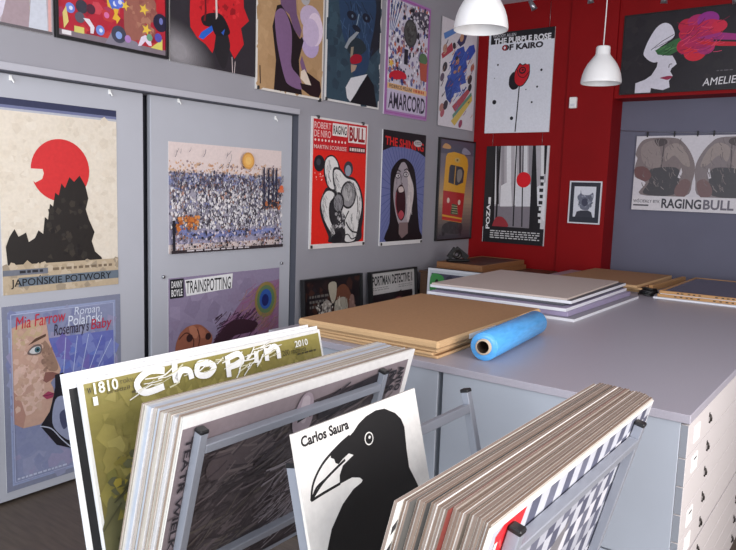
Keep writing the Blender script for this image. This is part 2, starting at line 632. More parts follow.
A.blob([(0.09, 0.13), (0.2, 0.11), (0.3, 0.12), (0.3, 0.17), (0.2, 0.2), (0.1, 0.24)], (190, 166, 134))
A.poly([(0.062, 0.45), (0.12, 0.5), (0.16, 0.6), (0.137, 0.668), (0.062, 0.63)], (178, 136, 122))
A.blob([(0.30, 0.2), (0.36, 0.24), (0.43, 0.36), (0.40, 0.39), (0.33, 0.36), (0.30, 0.28)], (152, 122, 104))
A.specks(0.09, 0.14, 0.30, 0.60, [(200, 168, 150), (188, 152, 136), (208, 176, 160), (194, 160, 140)], 120, 0.008, 0.03)
A.specks(0.30, 0.24, 0.38, 0.38, [(150, 120, 104), (140, 110, 96), (166, 134, 116)], 30, 0.006, 0.018)
A.poly([(0.303, 0.43), (0.322, 0.385), (0.38, 0.39), (0.44, 0.41), (0.385, 0.43), (0.33, 0.445)], (136, 92, 84))
A.poly([(0.19, 0.222), (0.249, 0.190), (0.334, 0.172), (0.334, 0.186), (0.256, 0.206)], (92, 66, 54))
A.blob([(0.183, 0.262), (0.232, 0.226), (0.295, 0.228), (0.29, 0.275), (0.221, 0.278)], (112, 96, 92))
A.blob([(0.20, 0.256), (0.238, 0.236), (0.285, 0.238), (0.28, 0.268), (0.225, 0.270)], (206, 206, 206))
A.circ(0.264, 0.252, 0.016, (70, 104, 112), 14); A.circ(0.266, 0.252, 0.007, (20, 24, 28), 10)
A.poly([(0.293, 0.512), (0.342, 0.494), (0.389, 0.512), (0.378, 0.535), (0.33, 0.538)], (158, 62, 92))
A.line([(0.295, 0.514), (0.34, 0.516), (0.385, 0.514)], 0.004, (96, 40, 60))
A.poly([(0.40, 0.41), (0.47, 0.405), (0.52, 0.5), (0.56, 0.7), (0.54, 0.86), (0.40, 0.81), (0.271, 0.68), (0.35, 0.61), (0.38, 0.54), (0.40, 0.48)], (34, 32, 40))
A.blob([(0.40, 0.55), (0.49, 0.55), (0.54, 0.66), (0.53, 0.80), (0.45, 0.77), (0.37, 0.68)], (150, 156, 182))
A.blob([(0.43, 0.64), (0.5, 0.62), (0.51, 0.70), (0.46, 0.73)], (74, 78, 106))
A.curve([(0.27, 0.68), (0.36, 0.71), (0.45, 0.79), (0.54, 0.86)], 0.006, (180, 186, 204))
A.line([(0.065, 0.046), (0.93, 0.046), (0.935, 0.96), (0.065, 0.955), (0.065, 0.046)], 0.005, (174, 182, 210))
A.text('Mia Farrow', 0.10, 0.062, 0.50, 0.128, (196, 44, 62), shear=0.15, dv=-0.01)
A.text('Roman', 0.575, 0.046, 0.80, 0.09, (214, 220, 236), shear=0.15); A.text('Polański', 0.52, 0.085, 0.82, 0.148, (220, 226, 240), shear=0.1)
A.text('Rosemary\'s', 0.40, 0.125, 0.70, 0.212, (52, 40, 60), shear=0.15); A.text('Baby', 0.72, 0.128, 0.91, 0.206, (186, 40, 66), shear=0.15)
A.smalltype(0.08, 0.935, 0.5, 0.955, (190, 196, 216), 1, 0.5, 0.03)
tag(A.build('poster', left_wall(2.03, 0.065, -0.05)), 'blue and violet poster with a pale face in profile, low on the left sliding panel', 'poster')

# crowded city under an orange sun
A = Art(0.978, 0.682, 0.002, (222, 206, 202), seed=7)
A.rect(0, 0.27, 1, 0.42, (150, 154, 188)); A.rect(0, 0.38, 1, 0.80, (164, 160, 174))
A.rect(0, 0.78, 1, 0.92, (160, 156, 180)); A.poly([(0.04, 0.70), (0.2, 0.82), (0.95, 0.80), (0.95, 0.85), (0.2, 0.88), (0.04, 0.80)], (132, 140, 190))
A.specks(0, 0.16, 1, 0.30, [(196, 150, 120), (214, 182, 156), (150, 130, 132), (222, 206, 202), (206, 170, 140)], 330, 0.005, 0.015)
A.specks(0, 0.27, 1, 0.42, [(136, 144, 192), (160, 164, 202), (122, 126, 164), (206, 204, 216)], 240, 0.008, 0.022, 0.6)
A.specks(0, 0.27, 1, 0.80, [(90, 86, 96), (110, 104, 114), (196, 194, 200), (210, 208, 212), (150, 146, 168), (76, 72, 82), (180, 176, 188), (160, 130, 120), (130, 136, 178)], 1500, 0.004, 0.013, 1.5)
A.specks(0.22, 0.36, 0.75, 0.78, [(66, 62, 70), (222, 222, 226), (84, 80, 90), (196, 192, 200)], 520, 0.003, 0.011, 1.6)
A.specks(0, 0.42, 1, 0.78, [(224, 220, 222), (214, 208, 210), (232, 228, 228)], 330, 0.004, 0.014, 1.4)
A.specks(0, 0.36, 1, 0.5, [(206, 202, 208), (70, 68, 80), (190, 150, 136)], 160, 0.003, 0.010, 1.8)
A.specks(0.05, 0.66, 0.22, 0.78, [(190, 120, 66), (170, 100, 60), (206, 146, 92)], 30, 0.008, 0.02)
for u in (0.8, 0.845, 0.89, 0.925):
    A.line([(u, 0.20), (u + 0.004, 0.56)], 0.010, (64, 64, 84))
A.specks(0.78, 0.52, 0.97, 0.60, [(172, 110, 80), (70, 66, 74)], 40, 0.006, 0.016)
A.specks(0, 0.25, 1, 0.44, [(96, 92, 112), (206, 204, 214), (120, 100, 100), (70, 68, 84)], 420, 0.003, 0.011, 1.7)
A.specks(0, 0.80, 1, 0.97, [(60, 54, 62), (210, 200, 210), (150, 110, 96), (54, 52, 58), (184, 176, 196)], 420, 0.004, 0.013, 1.2)
A.specks(0.05, 0.66, 0.22, 0.78, [(196, 116, 56), (170, 94, 52), (214, 140, 80)], 24, 0.010, 0.026)
for u in (0.8, 0.845, 0.89, 0.925):
    A.line([(u, 0.18), (u + 0.004, 0.56)], 0.012, (54, 54, 74), taper=False)
A.specks(0.78, 0.52, 0.97, 0.60, [(182, 110, 74), (54, 50, 58)], 26, 0.008, 0.02)
A.streaks(0.02, 0.05, 0.5, 0.2, [(90, 84, 96), (60, 60, 74)], 12, 0.05, 0.004, -0.9, 0.5)
A.circ(0.645, 0.125, 0.056, (206, 152, 84)); A.circ(0.645, 0.125, 0.044, (228, 172, 92)); A.circ(0.645, 0.125, 0.028, (236, 190, 112))
A.circ(0.975, 0.385, 0.02, (214, 104, 64)); A.rect(0.94, 0.4, 1, 0.43, (206, 120, 90))
A.rect(0, 0.97, 1, 1, (54, 46, 50)); A.smalltype(0.12, 0.974, 0.66, 0.99, (214, 206, 210), 1, 0.7, 0.05)
A.rect(0.008, 0.70, 0.03, 0.97, (40, 38, 46))
tag(A.build('poster', left_wall(3.20, 1.258, -0.05)), 'landscape poster of a crowded blue and white city under an orange sun', 'poster')

# hand and feather
A = Art(0.98, 0.66, 0.002, (142, 130, 156), seed=9)
A.specks(0, 0.1, 1, 1, [(140, 126, 152), (150, 138, 164), (134, 122, 148)], 90, 0.03, 0.09)
A.poly([(0.30, 1), (0.366, 0.69), (0.446, 0.541), (0.545, 0.431), (0.612, 0.331), (0.698, 0.232), (0.823, 0.15), (1, 0.13), (1, 0.85), (0.6, 1)], (140, 104, 134))
A.streaks(0.62, 0.18, 0.98, 0.64, [(150, 82, 126), (132, 112, 96), (120, 90, 128), (158, 120, 120)], 110, 0.12, 0.006, -0.75, 0.6)
A.streaks(0.4, 0.42, 0.75, 0.75, [(72, 44, 66), (96, 58, 84), (60, 40, 58)], 90, 0.10, 0.008, -0.55, 0.35)
A.blob([(0.35, 0.74), (0.463, 0.56), (0.596, 0.50), (0.78, 0.573), (0.72, 0.66), (0.56, 0.67), (0.42, 0.76)], (60, 36, 48))
A.ell(0.862, 0.335, 0.112, 0.195, (140, 120, 70)); A.ell(0.862, 0.332, 0.09, 0.155, (92, 116, 82)); A.ell(0.86, 0.33, 0.062, 0.11, (48, 84, 156)); A.ell(0.855, 0.34, 0.035, 0.066, (28, 36, 96))
A.streaks(0.78, 0.5, 0.98, 0.72, [(150, 96, 110), (126, 104, 92)], 40, 0.1, 0.005, -0.6, 0.5)
A.blob([(0.05, 0.72), (0.078, 0.57), (0.12, 0.51), (0.166, 0.484), (0.249, 0.488), (0.319, 0.56), (0.358, 0.632), (0.345, 0.72), (0.27, 1.0), (0.08, 1.0)], (150, 92, 72))
A.blob([(0.16, 0.50), (0.20, 0.49), (0.24, 0.56), (0.22, 0.62), (0.18, 0.58)], (180, 118, 92))
A.blob([(0.24, 0.51), (0.29, 0.55), (0.30, 0.62), (0.26, 0.62)], (172, 108, 84))
A.curve([(0.08, 0.6), (0.13, 0.55), (0.17, 0.57), (0.2, 0.64), (0.19, 0.74)], 0.008, (84, 44, 36))
A.curve([(0.23, 0.53), (0.25, 0.62), (0.24, 0.7)], 0.008, (88, 46, 38))
A.circ(0.166, 0.605, 0.026, (58, 34, 34)); A.circ(0.322, 0.622, 0.024, (52, 32, 34))
A.rect(0.011, 0.012, 0.118, 0.195, (34, 34, 38)); A.text('DANNY', 0.022, 0.03, 0.108, 0.095, (226, 226, 226), bold=0.02); A.text('BOYLE', 0.022, 0.11, 0.108, 0.178, (226, 226, 226), bold=0.02)
A.poly([(0.126, 0.03), (0.537, 0.012), (0.529, 0.163), (0.14, 0.188)], (232, 232, 232)); A.text('TRAINSPOTTING', 0.137, 0.04, 0.52, 0.165, (34, 34, 38), bold=0.01)
tag(A.build('poster', left_wall(3.197, 0.445, -0.05)), 'lilac poster with a brown hand and a peacock feather, on the right sliding panel', 'poster')

# ================================================================== upper row on the left wall
ROWZ = 1.70
# pastel figures
A = Art(0.685, 0.98, 0.010, (176, 166, 172), seed=11)
A.specks(0, 0.3, 1, 1, [(186, 176, 180), (166, 160, 168), (178, 170, 150)], 50, 0.05, 0.12)
A.poly([(0.56, 0.3), (0.86, 0.3), (0.84, 0.7), (0.72, 0.86), (0.60, 0.99), (0.48, 0.97), (0.6, 0.8)], (206, 200, 214))
A.poly([(0.70, 0.78), (0.82, 0.7), (0.84, 1), (0.62, 1)], (160, 142, 148))
A.poly([(0.84, 0.3), (0.94, 0.3), (0.955, 0.8), (0.965, 1), (0.82, 1), (0.85, 0.8)], (196, 200, 210))
A.rect(0.97, 0.5, 0.992, 1, (212, 162, 158))
A.rect(0.93, 0.3, 0.96, 0.75, (204, 176, 196))
A.rect(0, 0.985, 1, 1, (96, 92, 96))
tag(A.build('poster', left_wall(1.632, ROWZ + 0.712)), 'pastel poster with pale legs, at the left end of the upper row', 'poster')

# red car and yellow stars in a black frame
A = Art(0.66, 0.95, 0.010, (176, 42, 58), seed=12)
A.rect(0.02, 0.30, 0.98, 0.62, (150, 70, 80))
A.specks(0, 0.2, 1, 1, [(186, 44, 60), (200, 72, 84), (150, 38, 54), (170, 58, 90), (190, 60, 60)], 140, 0.02, 0.06)
A.blob([(0.60, 0.70), (0.72, 0.66), (0.888, 0.69), (0.90, 0.80), (0.78, 0.84), (0.78, 0.92), (0.60, 0.93)], (152, 96, 84))
A.specks(0.62, 0.7, 0.88, 0.9, [(160, 104, 90), (142, 84, 76), (172, 120, 100)], 40, 0.012, 0.03)
A.rect(0.0, 0.965, 1, 1, (128, 116, 124)); A.poly([(0.40, 1), (0.46, 0.93), (0.70, 0.95), (0.78, 1)], (134, 128, 142))
for u, v, r, c in ((0.105, 0.846, 0.026, (110, 130, 206)), (0.362, 0.93, 0.026, (112, 138, 210)), (0.495, 0.765, 0.035, (84, 112, 200)), (0.54, 0.75, 0.03, (100, 120, 214))):
    A.circ(u, v, r, c); A.circ(u + 0.006, v, r * 0.4, (214, 220, 240))
A.circ(0.203, 0.826, 0.034, (58, 58, 70)); A.circ(0.281, 0.828, 0.026, (84, 42, 58)); A.circ(0.185, 0.885, 0.028, (92, 88, 100))
A.circ(0.532, 0.93, 0.046, (70, 70, 86)); A.circ(0.532, 0.935, 0.020, (134, 160, 216))
A.circ(0.945, 0.81, 0.05, (44, 40, 62)); A.ell(0.95, 0.80, 0.02, 0.02, (112, 118, 180))
A.poly([(0.48, 0.793), (0.534, 0.791), (0.519, 0.823), (0.548, 0.839), (0.513, 0.876), (0.508, 0.856), (0.474, 0.852), (0.494, 0.82)], (226, 178, 60))
for u, v, r in ((0.594, 0.762, 0.028), (0.775, 0.756, 0.034), (0.80, 0.868, 0.034)):
    A.star(u, v, r, (226, 190, 74))
A.poly([(0.211, 0.884), (0.266, 0.882), (0.311, 0.921), (0.301, 0.957), (0.273, 0.957), (0.274, 0.926)], (222, 214, 222))
A.poly([(0.714, 0.972), (0.746, 0.917), (0.789, 0.90), (0.842, 0.918), (0.853, 0.957), (0.82, 0.957), (0.788, 0.937), (0.746, 0.968)], (222, 210, 226))
A.poly([(0.842, 0.967), (0.963, 0.903), (0.963, 0.969)], (214, 206, 108)); A.poly([(0.04, 0.88), (0.07, 0.84), (0.09, 0.92), (0.05, 0.96)], (214, 196, 120))
A.rect(0.135, 0.935, 0.22, 0.968, (206, 196, 110)); A.rect(0.032, 0.968, 0.11, 0.99, (226, 220, 222))
A.circ(0.616, 0.945, 0.02, (172, 128, 190)); A.circ(0.42, 0.84, 0.016, (214, 110, 160)); A.poly([(0.41, 0.70), (0.46, 0.70), (0.44, 0.76), (0.47, 0.8), (0.43, 0.79)], (220, 178, 66))
A.rect(0.90, 0.655, 0.985, 0.75, (190, 38, 48)); A.circ(0.92, 0.90, 0.025, (92, 84, 168)); A.circ(0.83, 0.91, 0.02, (110, 160, 130))
T = left_wall(2.332, ROWZ + 0.72)
o = A.build('framed_poster', T, GLOSS)
frame_part(o, 0.66, 0.95, M_BLACKFRAME, 0.014, 0.022)
tag(o, 'colourful red poster with yellow stars in a black frame, upper row', 'poster')

# red jacket
A = Art(0.685, 0.98, 0.010, (48, 44, 50), seed=13)
for i in range(14):
    f = i / 13
    A.ell(0.10 - 0.02 * f, 0.93, 0.42 * (1 - 0.75 * f), 0.17 * (1 - 0.7 * f), tuple(int(52 + f * 92) + k for k in (0, -3, 1)), 30, rot=0.35)
A.poly([(0.224, 0.3), (0.82, 0.3), (0.842, 0.571), (0.909, 0.645), (0.808, 0.706), (0.847, 0.803), (0.729, 0.91), (0.665, 0.853), (0.592, 0.708), (0.514, 0.683),
        (0.506, 0.747), (0.515, 0.817), (0.464, 0.904), (0.388, 0.86), (0.289, 0.832), (0.216, 0.777), (0.208, 0.709)], (200, 34, 42))
A.specks(0.26, 0.4, 0.8, 0.68, [(176, 28, 36), (216, 48, 54), (150, 24, 32)], 40, 0.01, 0.035)
A.blob([(0.514, 0.66), (0.60, 0.69), (0.665, 0.80), (0.67, 0.86), (0.60, 0.99), (0.49, 0.89), (0.50, 0.8)], (38, 36, 40))
A.blob([(0.337, 0.70), (0.45, 0.66), (0.574, 0.656), (0.672, 0.742), (0.628, 0.776), (0.506, 0.79), (0.454, 0.75), (0.36, 0.745)], (30, 28, 32))
A.poly([(0.305, 0.826), (0.338, 0.791), (0.454, 0.736), (0.472, 0.765), (0.355, 0.833)], (42, 96, 196)); A.poly([(0.566, 0.765), (0.61, 0.737), (0.593, 0.778)], (48, 90, 180))
A.poly([(0.478, 0.3), (0.5, 0.3), (0.522, 0.673), (0.502, 0.694)], (214, 200, 196)); A.line([(0.37, 0.45), (0.385, 0.66), (0.37, 0.72)], 0.014, (110, 18, 28))
A.line([(0.698, 0.90), (0.707, 1.0)], 0.006, (206, 190, 190)); A.line([(0.738, 0.925), (0.73, 1.0)], 0.005, (206, 190, 190))
tag(A.build('poster', left_wall(3.036, ROWZ + 0.703)), 'dark poster with a red jacket and blue gloved cuff, upper row', 'poster')

# woman in black dress on ochre
A = Art(0.68, 0.98, 0.012, (222, 216, 208), (216, 214, 212), seed=14)
A.rect(0.02, 0.015, 0.98, 0.985, (176, 142, 104))
A.specks(0.02, 0.2, 0.98, 0.98, [(178, 144, 106), (170, 136, 98), (184, 150, 112)], 60, 0.03, 0.08)
A.ell(0.785, 0.62, 0.135, 0.09, (186, 166, 204)); A.ell(0.78, 0.43, 0.165, 0.09, (196, 178, 204)); A.ell(0.855, 0.5, 0.125, 0.118, (226, 208, 226)); A.ell(0.79, 0.53, 0.13, 0.10, (200, 182, 210))
A.circ(0.69, 0.30, 0.05, (176, 174, 178)); A.circ(0.675, 0.30, 0.012, (70, 70, 76)); A.circ(0.715, 0.30, 0.012, (70, 70, 76))
A.poly([(0.28, 0.2), (0.53, 0.2), (0.565, 0.429), (0.642, 0.534), (0.619, 0.589), (0.521, 0.54), (0.456, 0.45), (0.334, 0.42)], (112, 84, 116))
A.poly([(0.249, 0.985), (0.272, 0.781), (0.215, 0.563), (0.275, 0.415), (0.333, 0.399), (0.457, 0.473), (0.538, 0.548), (0.619, 0.596), (0.651, 0.577), (0.678, 0.603), (0.61, 0.744), (0.631, 0.875), (0.669, 0.985)], (32, 24, 28))
A.blob([(0.261, 0.459), (0.349, 0.425), (0.426, 0.463), (0.49, 0.552), (0.50, 0.667), (0.50, 0.80), (0.63, 0.867), (0.667, 0.946), (0.475, 0.934), (0.396, 0.883), (0.296, 0.695), (0.25, 0.531)], (126, 96, 132))
A.poly([(0.656, 0.709), (0.719, 0.791), (0.743, 0.819), (0.661, 0.812), (0.626, 0.757)], (124, 92, 126))
A.poly([(0.645, 0.82), (0.70, 0.80), (0.83, 0.901), (0.747, 0.916), (0.64, 0.87)], (222, 206, 190))
A.poly([(0.633, 0.904), (0.81, 0.905), (0.726, 0.813), (0.793, 0.829), (0.948, 0.867), (0.975, 0.933), (0.937, 0.985), (0.8, 0.98), (0.667, 0.946)], (38, 22, 26))
A.line([(0.05, 0.84), (0.06, 0.96)], 0.010, (70, 50, 40))
o = A.build('poster', left_wall(3.723, ROWZ + 0.631))
clips(o, 0.68, 0.98, 0.012, ((0.03, 0.99), (0.96, 1.0)))
tag(o, 'ochre poster of a figure in a black dress with long gloves, upper row', 'poster')

# dark teal face
A = Art(0.68, 0.98, 0.012, (218, 216, 214), (216, 214, 212), seed=15)
A.rect(0.02, 0.015, 0.98, 0.985, (52, 74, 88))
A.specks(0.02, 0.2, 0.98, 0.98, [(48, 70, 84), (58, 82, 96), (44, 62, 76)], 80, 0.03, 0.09)
A.poly([(0.80, 0.1), (0.98, 0.1), (0.98, 0.5), (0.8, 0.6), (0.741, 0.574), (0.848, 0.379)], (34, 40, 50))
A.blob([(0.218, 0.2), (0.5, 0.1), (0.86, 0.13), (0.86, 0.35), (0.80, 0.50), (0.752, 0.70), (0.6, 0.77), (0.479, 0.76), (0.428, 0.6), (0.29, 0.5), (0.226, 0.353)], (42, 66, 96))
A.streaks(0.28, 0.2, 0.82, 0.6, [(56, 84, 118), (34, 52, 78), (66, 92, 120), (30, 42, 60)], 60, 0.09, 0.010, 1.2, 0.7)
A.ell(0.43, 0.32, 0.09, 0.035, (26, 34, 50)); A.ell(0.70, 0.30, 0.08, 0.035, (24, 32, 48)); A.circ(0.44, 0.322, 0.012, (96, 116, 136)); A.circ(0.70, 0.302, 0.012, (84, 102, 124))
A.curve([(0.56, 0.29), (0.52, 0.38), (0.47, 0.41)], 0.010, (140, 160, 176)); A.blob([(0.44, 0.40), (0.52, 0.38), (0.60, 0.41), (0.54, 0.44)], (28, 36, 50))
A.poly([(0.313, 0.575), (0.384, 0.50), (0.52, 0.43), (0.571, 0.428), (0.478, 0.492), (0.389, 0.585)], (150, 158, 164)); A.blob([(0.36, 0.58), (0.48, 0.49), (0.62, 0.48), (0.72, 0.54), (0.6, 0.6), (0.45, 0.62)], (38, 52, 60))
A.poly([(0.434, 0.69), (0.55, 0.686), (0.514, 0.73), (0.446, 0.754)], (172, 146, 128)); A.poly([(0.43, 0.56), (0.48, 0.55), (0.46, 0.64), (0.42, 0.64)], (150, 138, 120))
A.blob([(0.423, 0.643), (0.505, 0.605), (0.623, 0.604), (0.618, 0.654), (0.453, 0.685)], (160, 26, 46))
A.poly([(0.351, 0.875), (0.441, 0.794), (0.753, 0.734), (0.601, 0.853), (0.454, 0.985), (0.383, 0.953)], (214, 214, 218))
A.poly([(0.753, 0.739), (0.883, 0.81), (0.96, 0.985), (0.435, 0.985), (0.602, 0.861)], (20, 22, 28))
o = A.build('poster', left_wall(4.432, ROWZ + 0.64))
clips(o, 0.68, 0.98, 0.012, ((0.02, 0.99),))
tag(o, 'dark teal poster of a shadowed face with red lips and white collar, upper row', 'poster')

# collage with pink border
A = Art(0.667, 0.98, 0.010, (172, 126, 180), (206, 200, 208), seed=16)
A.rect(0.05, 0.035, 0.95, 0.96, (206, 202, 216))
A.specks(0.06, 0.04, 0.95, 0.72, [(58, 56, 76), (222, 220, 230), (120, 112, 150), (86, 96, 150), (170, 150, 160), (236, 234, 240), (196, 120, 90), (44, 44, 54), (150, 60, 70)], 420, 0.010, 0.032, 1.2)
for i in range(9):
    A.line([(0.06 + i * 0.035, 0.05), (0.06 + i * 0.012, 0.30)], 0.010, (70, 90, 150) if i % 2 else (226, 226, 234))
A.blob([(0.55, 0.10), (0.9, 0.06), (0.94, 0.2), (0.8, 0.22), (0.66, 0.16)], (84, 80, 96))
A.specks(0.5, 0.08, 0.94, 0.24, [(40, 40, 52), (210, 206, 216)], 50, 0.01, 0.026)
A.ell(0.526, 0.275, 0.155, 0.118, (66, 66, 70)); A.ell(0.526, 0.275, 0.13, 0.10, (82, 84, 84)); A.specks(0.42, 0.2, 0.64, 0.36, [(60, 62, 62), (96, 98, 96)], 30, 0.01, 0.03)
A.rect(0.40, 0.42, 0.485, 0.55, (40, 40, 50)); A.ell(0.85, 0.46, 0.10, 0.05, (88, 120, 84)); A.poly([(0.76, 0.50), (0.95, 0.5), (0.95, 0.655), (0.80, 0.65)], (176, 84, 66))
A.star(0.115, 0.57, 0.045, (222, 178, 84))
A.blob([(0.084, 0.665), (0.16, 0.63), (0.3, 0.615), (0.44, 0.63), (0.46, 0.67), (0.3, 0.69), (0.1, 0.70)], (196, 34, 52)); A.circ(0.15, 0.70, 0.018, (50, 60, 120)); A.circ(0.36, 0.695, 0.018, (50, 60, 120))
A.rect(0.05, 0.735, 0.97, 0.78, (224, 180, 130)); A.text('FEDERICO FELLINI', 0.09, 0.742, 0.60, 0.772, (54, 44, 60), bold=0.02); A.smalltype(0.64, 0.744, 0.92, 0.772, (196, 90, 60), 1, 0.9, 0.05)
A.rect(0.05, 0.79, 0.95, 0.96, (196, 186, 210)); A.text('AMARCORD', 0.08, 0.805, 0.93, 0.945, (42, 38, 56), bold=0.02)
A.line([(0.03, 0.02), (0.97, 0.02), (0.97, 0.98), (0.03, 0.98), (0.03, 0.02)], 0.010, (168, 84, 164))
tag(A.build('poster', left_wall(5.182, ROWZ + 0.617)), 'crowded collage poster with a pink border and dark oval, upper row', 'poster')

# blue figures on white
A = Art(0.67, 0.98, 0.012, (216, 212, 218), (120, 116, 120), seed=17)
B_ = (48, 78, 168)
A.poly([(0.27, 0.42), (0.36, 0.30), (0.44, 0.25), (0.62, 0.20), (0.69, 0.28), (0.75, 0.40), (0.66, 0.44), (0.74, 0.54), (0.56, 0.58), (0.60, 0.64), (0.42, 0.67), (0.30, 0.76), (0.22, 0.72), (0.15, 0.66), (0.25, 0.60), (0.19, 0.53), (0.30, 0.50)], B_)
A.poly([(0.66, 0.26), (0.78, 0.18), (0.92, 0.15), (0.97, 0.21), (0.84, 0.30), (0.72, 0.33)], (54, 84, 176))
A.poly([(0.14, 0.64), (0.24, 0.52), (0.36, 0.56), (0.32, 0.78), (0.20, 0.74)], (40, 66, 140))
A.streaks(0.25, 0.25, 0.72, 0.72, [(36, 60, 138), (64, 98, 186), (30, 50, 120), (78, 110, 196)], 60, 0.10, 0.010, -0.8, 0.3)
A.poly([(0.42, 0.19), (0.54, 0.10), (0.70, 0.09), (0.64, 0.17), (0.52, 0.22)], (60, 58, 96))
A.ell(0.46, 0.36, 0.055, 0.03, (176, 130, 104), rot=-0.9); A.ell(0.52, 0.43, 0.06, 0.022, (182, 136, 108), rot=-0.9); A.ell(0.44, 0.335, 0.045, 0.016, (46, 36, 40), rot=-0.6); A.ell(0.40, 0.47, 0.05, 0.014, (172, 126, 100), rot=-0.4)
A.poly([(0.05, 0.15), (0.42, 0.04), (0.43, 0.09), (0.085, 0.20)], (92, 134, 196)); A.blob([(0.30, 0.05), (0.42, 0.02), (0.46, 0.07), (0.36, 0.09)], (196, 150, 112))
A.poly([(0.01, 0.345), (0.28, 0.205), (0.323, 0.276), (0.045, 0.383)], (172, 62, 76)); A.circ(0.35, 0.23, 0.03, (52, 46, 52))
for u, v, r, c in ((0.10, 0.28, 0.03, (182, 142, 122)), (0.12, 0.45, 0.035, (54, 50, 58)), (0.06, 0.55, 0.03, (96, 82, 100)), (0.18, 0.80, 0.035, (58, 48, 60)), (0.10, 0.88, 0.03, (176, 94, 104)), (0.84, 0.5, 0.035, (60, 52, 60)), (0.9, 0.38, 0.03, (176, 96, 80)), (0.85, 0.58, 0.03, (44, 42, 50)), (0.62, 0.95, 0.03, (150, 60, 88)), (0.55, 0.13, 0.03, (196, 150, 120)), (0.07, 0.83, 0.03, (170, 120, 110))):
    A.ell(u, v, r / 0.67 * 1.5, r / 0.98, c, rot=-0.9)
A.poly([(0.36, 0.80), (0.78, 0.60), (0.856, 0.62), (0.48, 0.86)], (172, 72, 82)); A.poly([(0.345, 0.94), (0.92, 0.65), (0.938, 0.70), (0.452, 0.98)], (206, 178, 84)); A.poly([(0.38, 0.88), (0.9, 0.62), (0.92, 0.65), (0.40, 0.91)], (96, 140, 120))
A.streaks(0.05, 0.2, 0.95, 0.9, [(70, 60, 70), (190, 150, 130), (150, 80, 90), (84, 112, 170)], 50, 0.07, 0.010, -0.8, 0.3)
tag(A.build('poster', left_wall(6.047, ROWZ + 0.60)), 'white poster of tumbling blue figures, right end of the upper row', 'poster')

# ================================================================== lower row on the left wall
# entwined white limbs on red
A = Art(0.686, 0.98, 0.012, (222, 216, 214), (214, 212, 212), seed=18)
A.rect(0.025, 0.015, 0.975, 0.965, (222, 40, 30)); A.rect(0.025, 0.015, 0.975, 0.245, (196, 36, 42))
A.text('ROBERT', 0.04, 0.035, 0.32, 0.085, (230, 190, 186), bold=0.01); A.text('DE NIRO', 0.04, 0.095, 0.32, 0.148, (230, 190, 186), bold=0.01)
A.rect(0.345, 0.03, 0.61, 0.125, (228, 222, 218)); A.text('RAGING', 0.36, 0.045, 0.595, 0.112, (30, 28, 30), bold=0.02)
A.rect(0.63, 0.03, 0.955, 0.165, (232, 224, 220)); A.text('BULL', 0.645, 0.04, 0.94, 0.155, (150, 26, 34), bold=0.04)
for i in range(10):
    A.circ(0.06 + i * 0.057, 0.17, 0.010, (236, 214, 206), 8)
A.text('MARTIN SCORSESE', 0.04, 0.205, 0.60, 0.235, (230, 196, 190), bold=0.01); A.rect(0.64, 0.195, 0.955, 0.24, (84, 34, 40)); A.smalltype(0.66, 0.205, 0.94, 0.232, (226, 206, 200), 1, 0.9, 0.04)
A.blob([(0.256, 0.53), (0.384, 0.544), (0.497, 0.557), (0.66, 0.55), (0.80, 0.50), (0.93, 0.60), (0.955, 0.74), (0.93, 0.85), (0.885, 0.96), (0.36, 0.96), (0.314, 0.905), (0.18, 0.75), (0.165, 0.65)], (48, 46, 50))
A.circ(0.132, 0.345, 0.062, (34, 34, 40)); A.circ(0.12, 0.335, 0.025, (62, 64, 74))
A.specks(0.06, 0.41, 0.22, 0.48, [(236, 150, 140), (240, 190, 180)], 14, 0.004, 0.009)
A.ell(0.645, 0.372, 0.085, 0.06, (60, 60, 68)); A.ell(0.64, 0.388, 0.055, 0.045, (148, 156, 170))
A.blob([(0.215, 0.33), (0.27, 0.285), (0.36, 0.275), (0.44, 0.31), (0.50, 0.38), (0.47, 0.42), (0.455, 0.51), (0.40, 0.562), (0.29, 0.53), (0.215, 0.43)], (40, 38, 42))
A.blob([(0.232, 0.335), (0.28, 0.295), (0.36, 0.287), (0.43, 0.32), (0.462, 0.37), (0.425, 0.40), (0.42, 0.50), (0.384, 0.54), (0.295, 0.513), (0.235, 0.42)], (228, 226, 224))
A.blob([(0.37, 0.38), (0.485, 0.37), (0.604, 0.425), (0.775, 0.45), (0.90, 0.545), (0.95, 0.678), (0.905, 0.813), (0.86, 0.93), (0.80, 0.965), (0.58, 0.965), (0.59, 0.882), (0.50, 0.708), (0.38, 0.50)], (44, 42, 46))
A.blob([(0.389, 0.396), (0.485, 0.39), (0.604, 0.446), (0.775, 0.471), (0.875, 0.558), (0.915, 0.678), (0.87, 0.80), (0.83, 0.90), (0.78, 0.955), (0.62, 0.955), (0.62, 0.882), (0.53, 0.70), (0.405, 0.49)], (226, 224, 222))
A.blob([(0.17, 0.62), (0.25, 0.545), (0.368, 0.545), (0.43, 0.594), (0.345, 0.66), (0.355, 0.764), (0.43, 0.85), (0.45, 0.915), (0.34, 0.89), (0.22, 0.79), (0.165, 0.69)], (40, 38, 42))
A.blob([(0.19, 0.62), (0.265, 0.558), (0.36, 0.558), (0.405, 0.592), (0.32, 0.651), (0.325, 0.764), (0.405, 0.85), (0.43, 0.9), (0.35, 0.87), (0.24, 0.777), (0.185, 0.68)], (224, 222, 220))
A.ell(0.654, 0.582, 0.145, 0.112, (40, 38, 42)); A.ell(0.655, 0.582, 0.122, 0.095, (150, 148, 150)); A.ell(0.64, 0.57, 0.08, 0.06, (176, 174, 174))
A.ell(0.475, 0.645, 0.105, 0.085, (38, 36, 40)); A.ell(0.475, 0.645, 0.08, 0.066, (136, 134, 138))
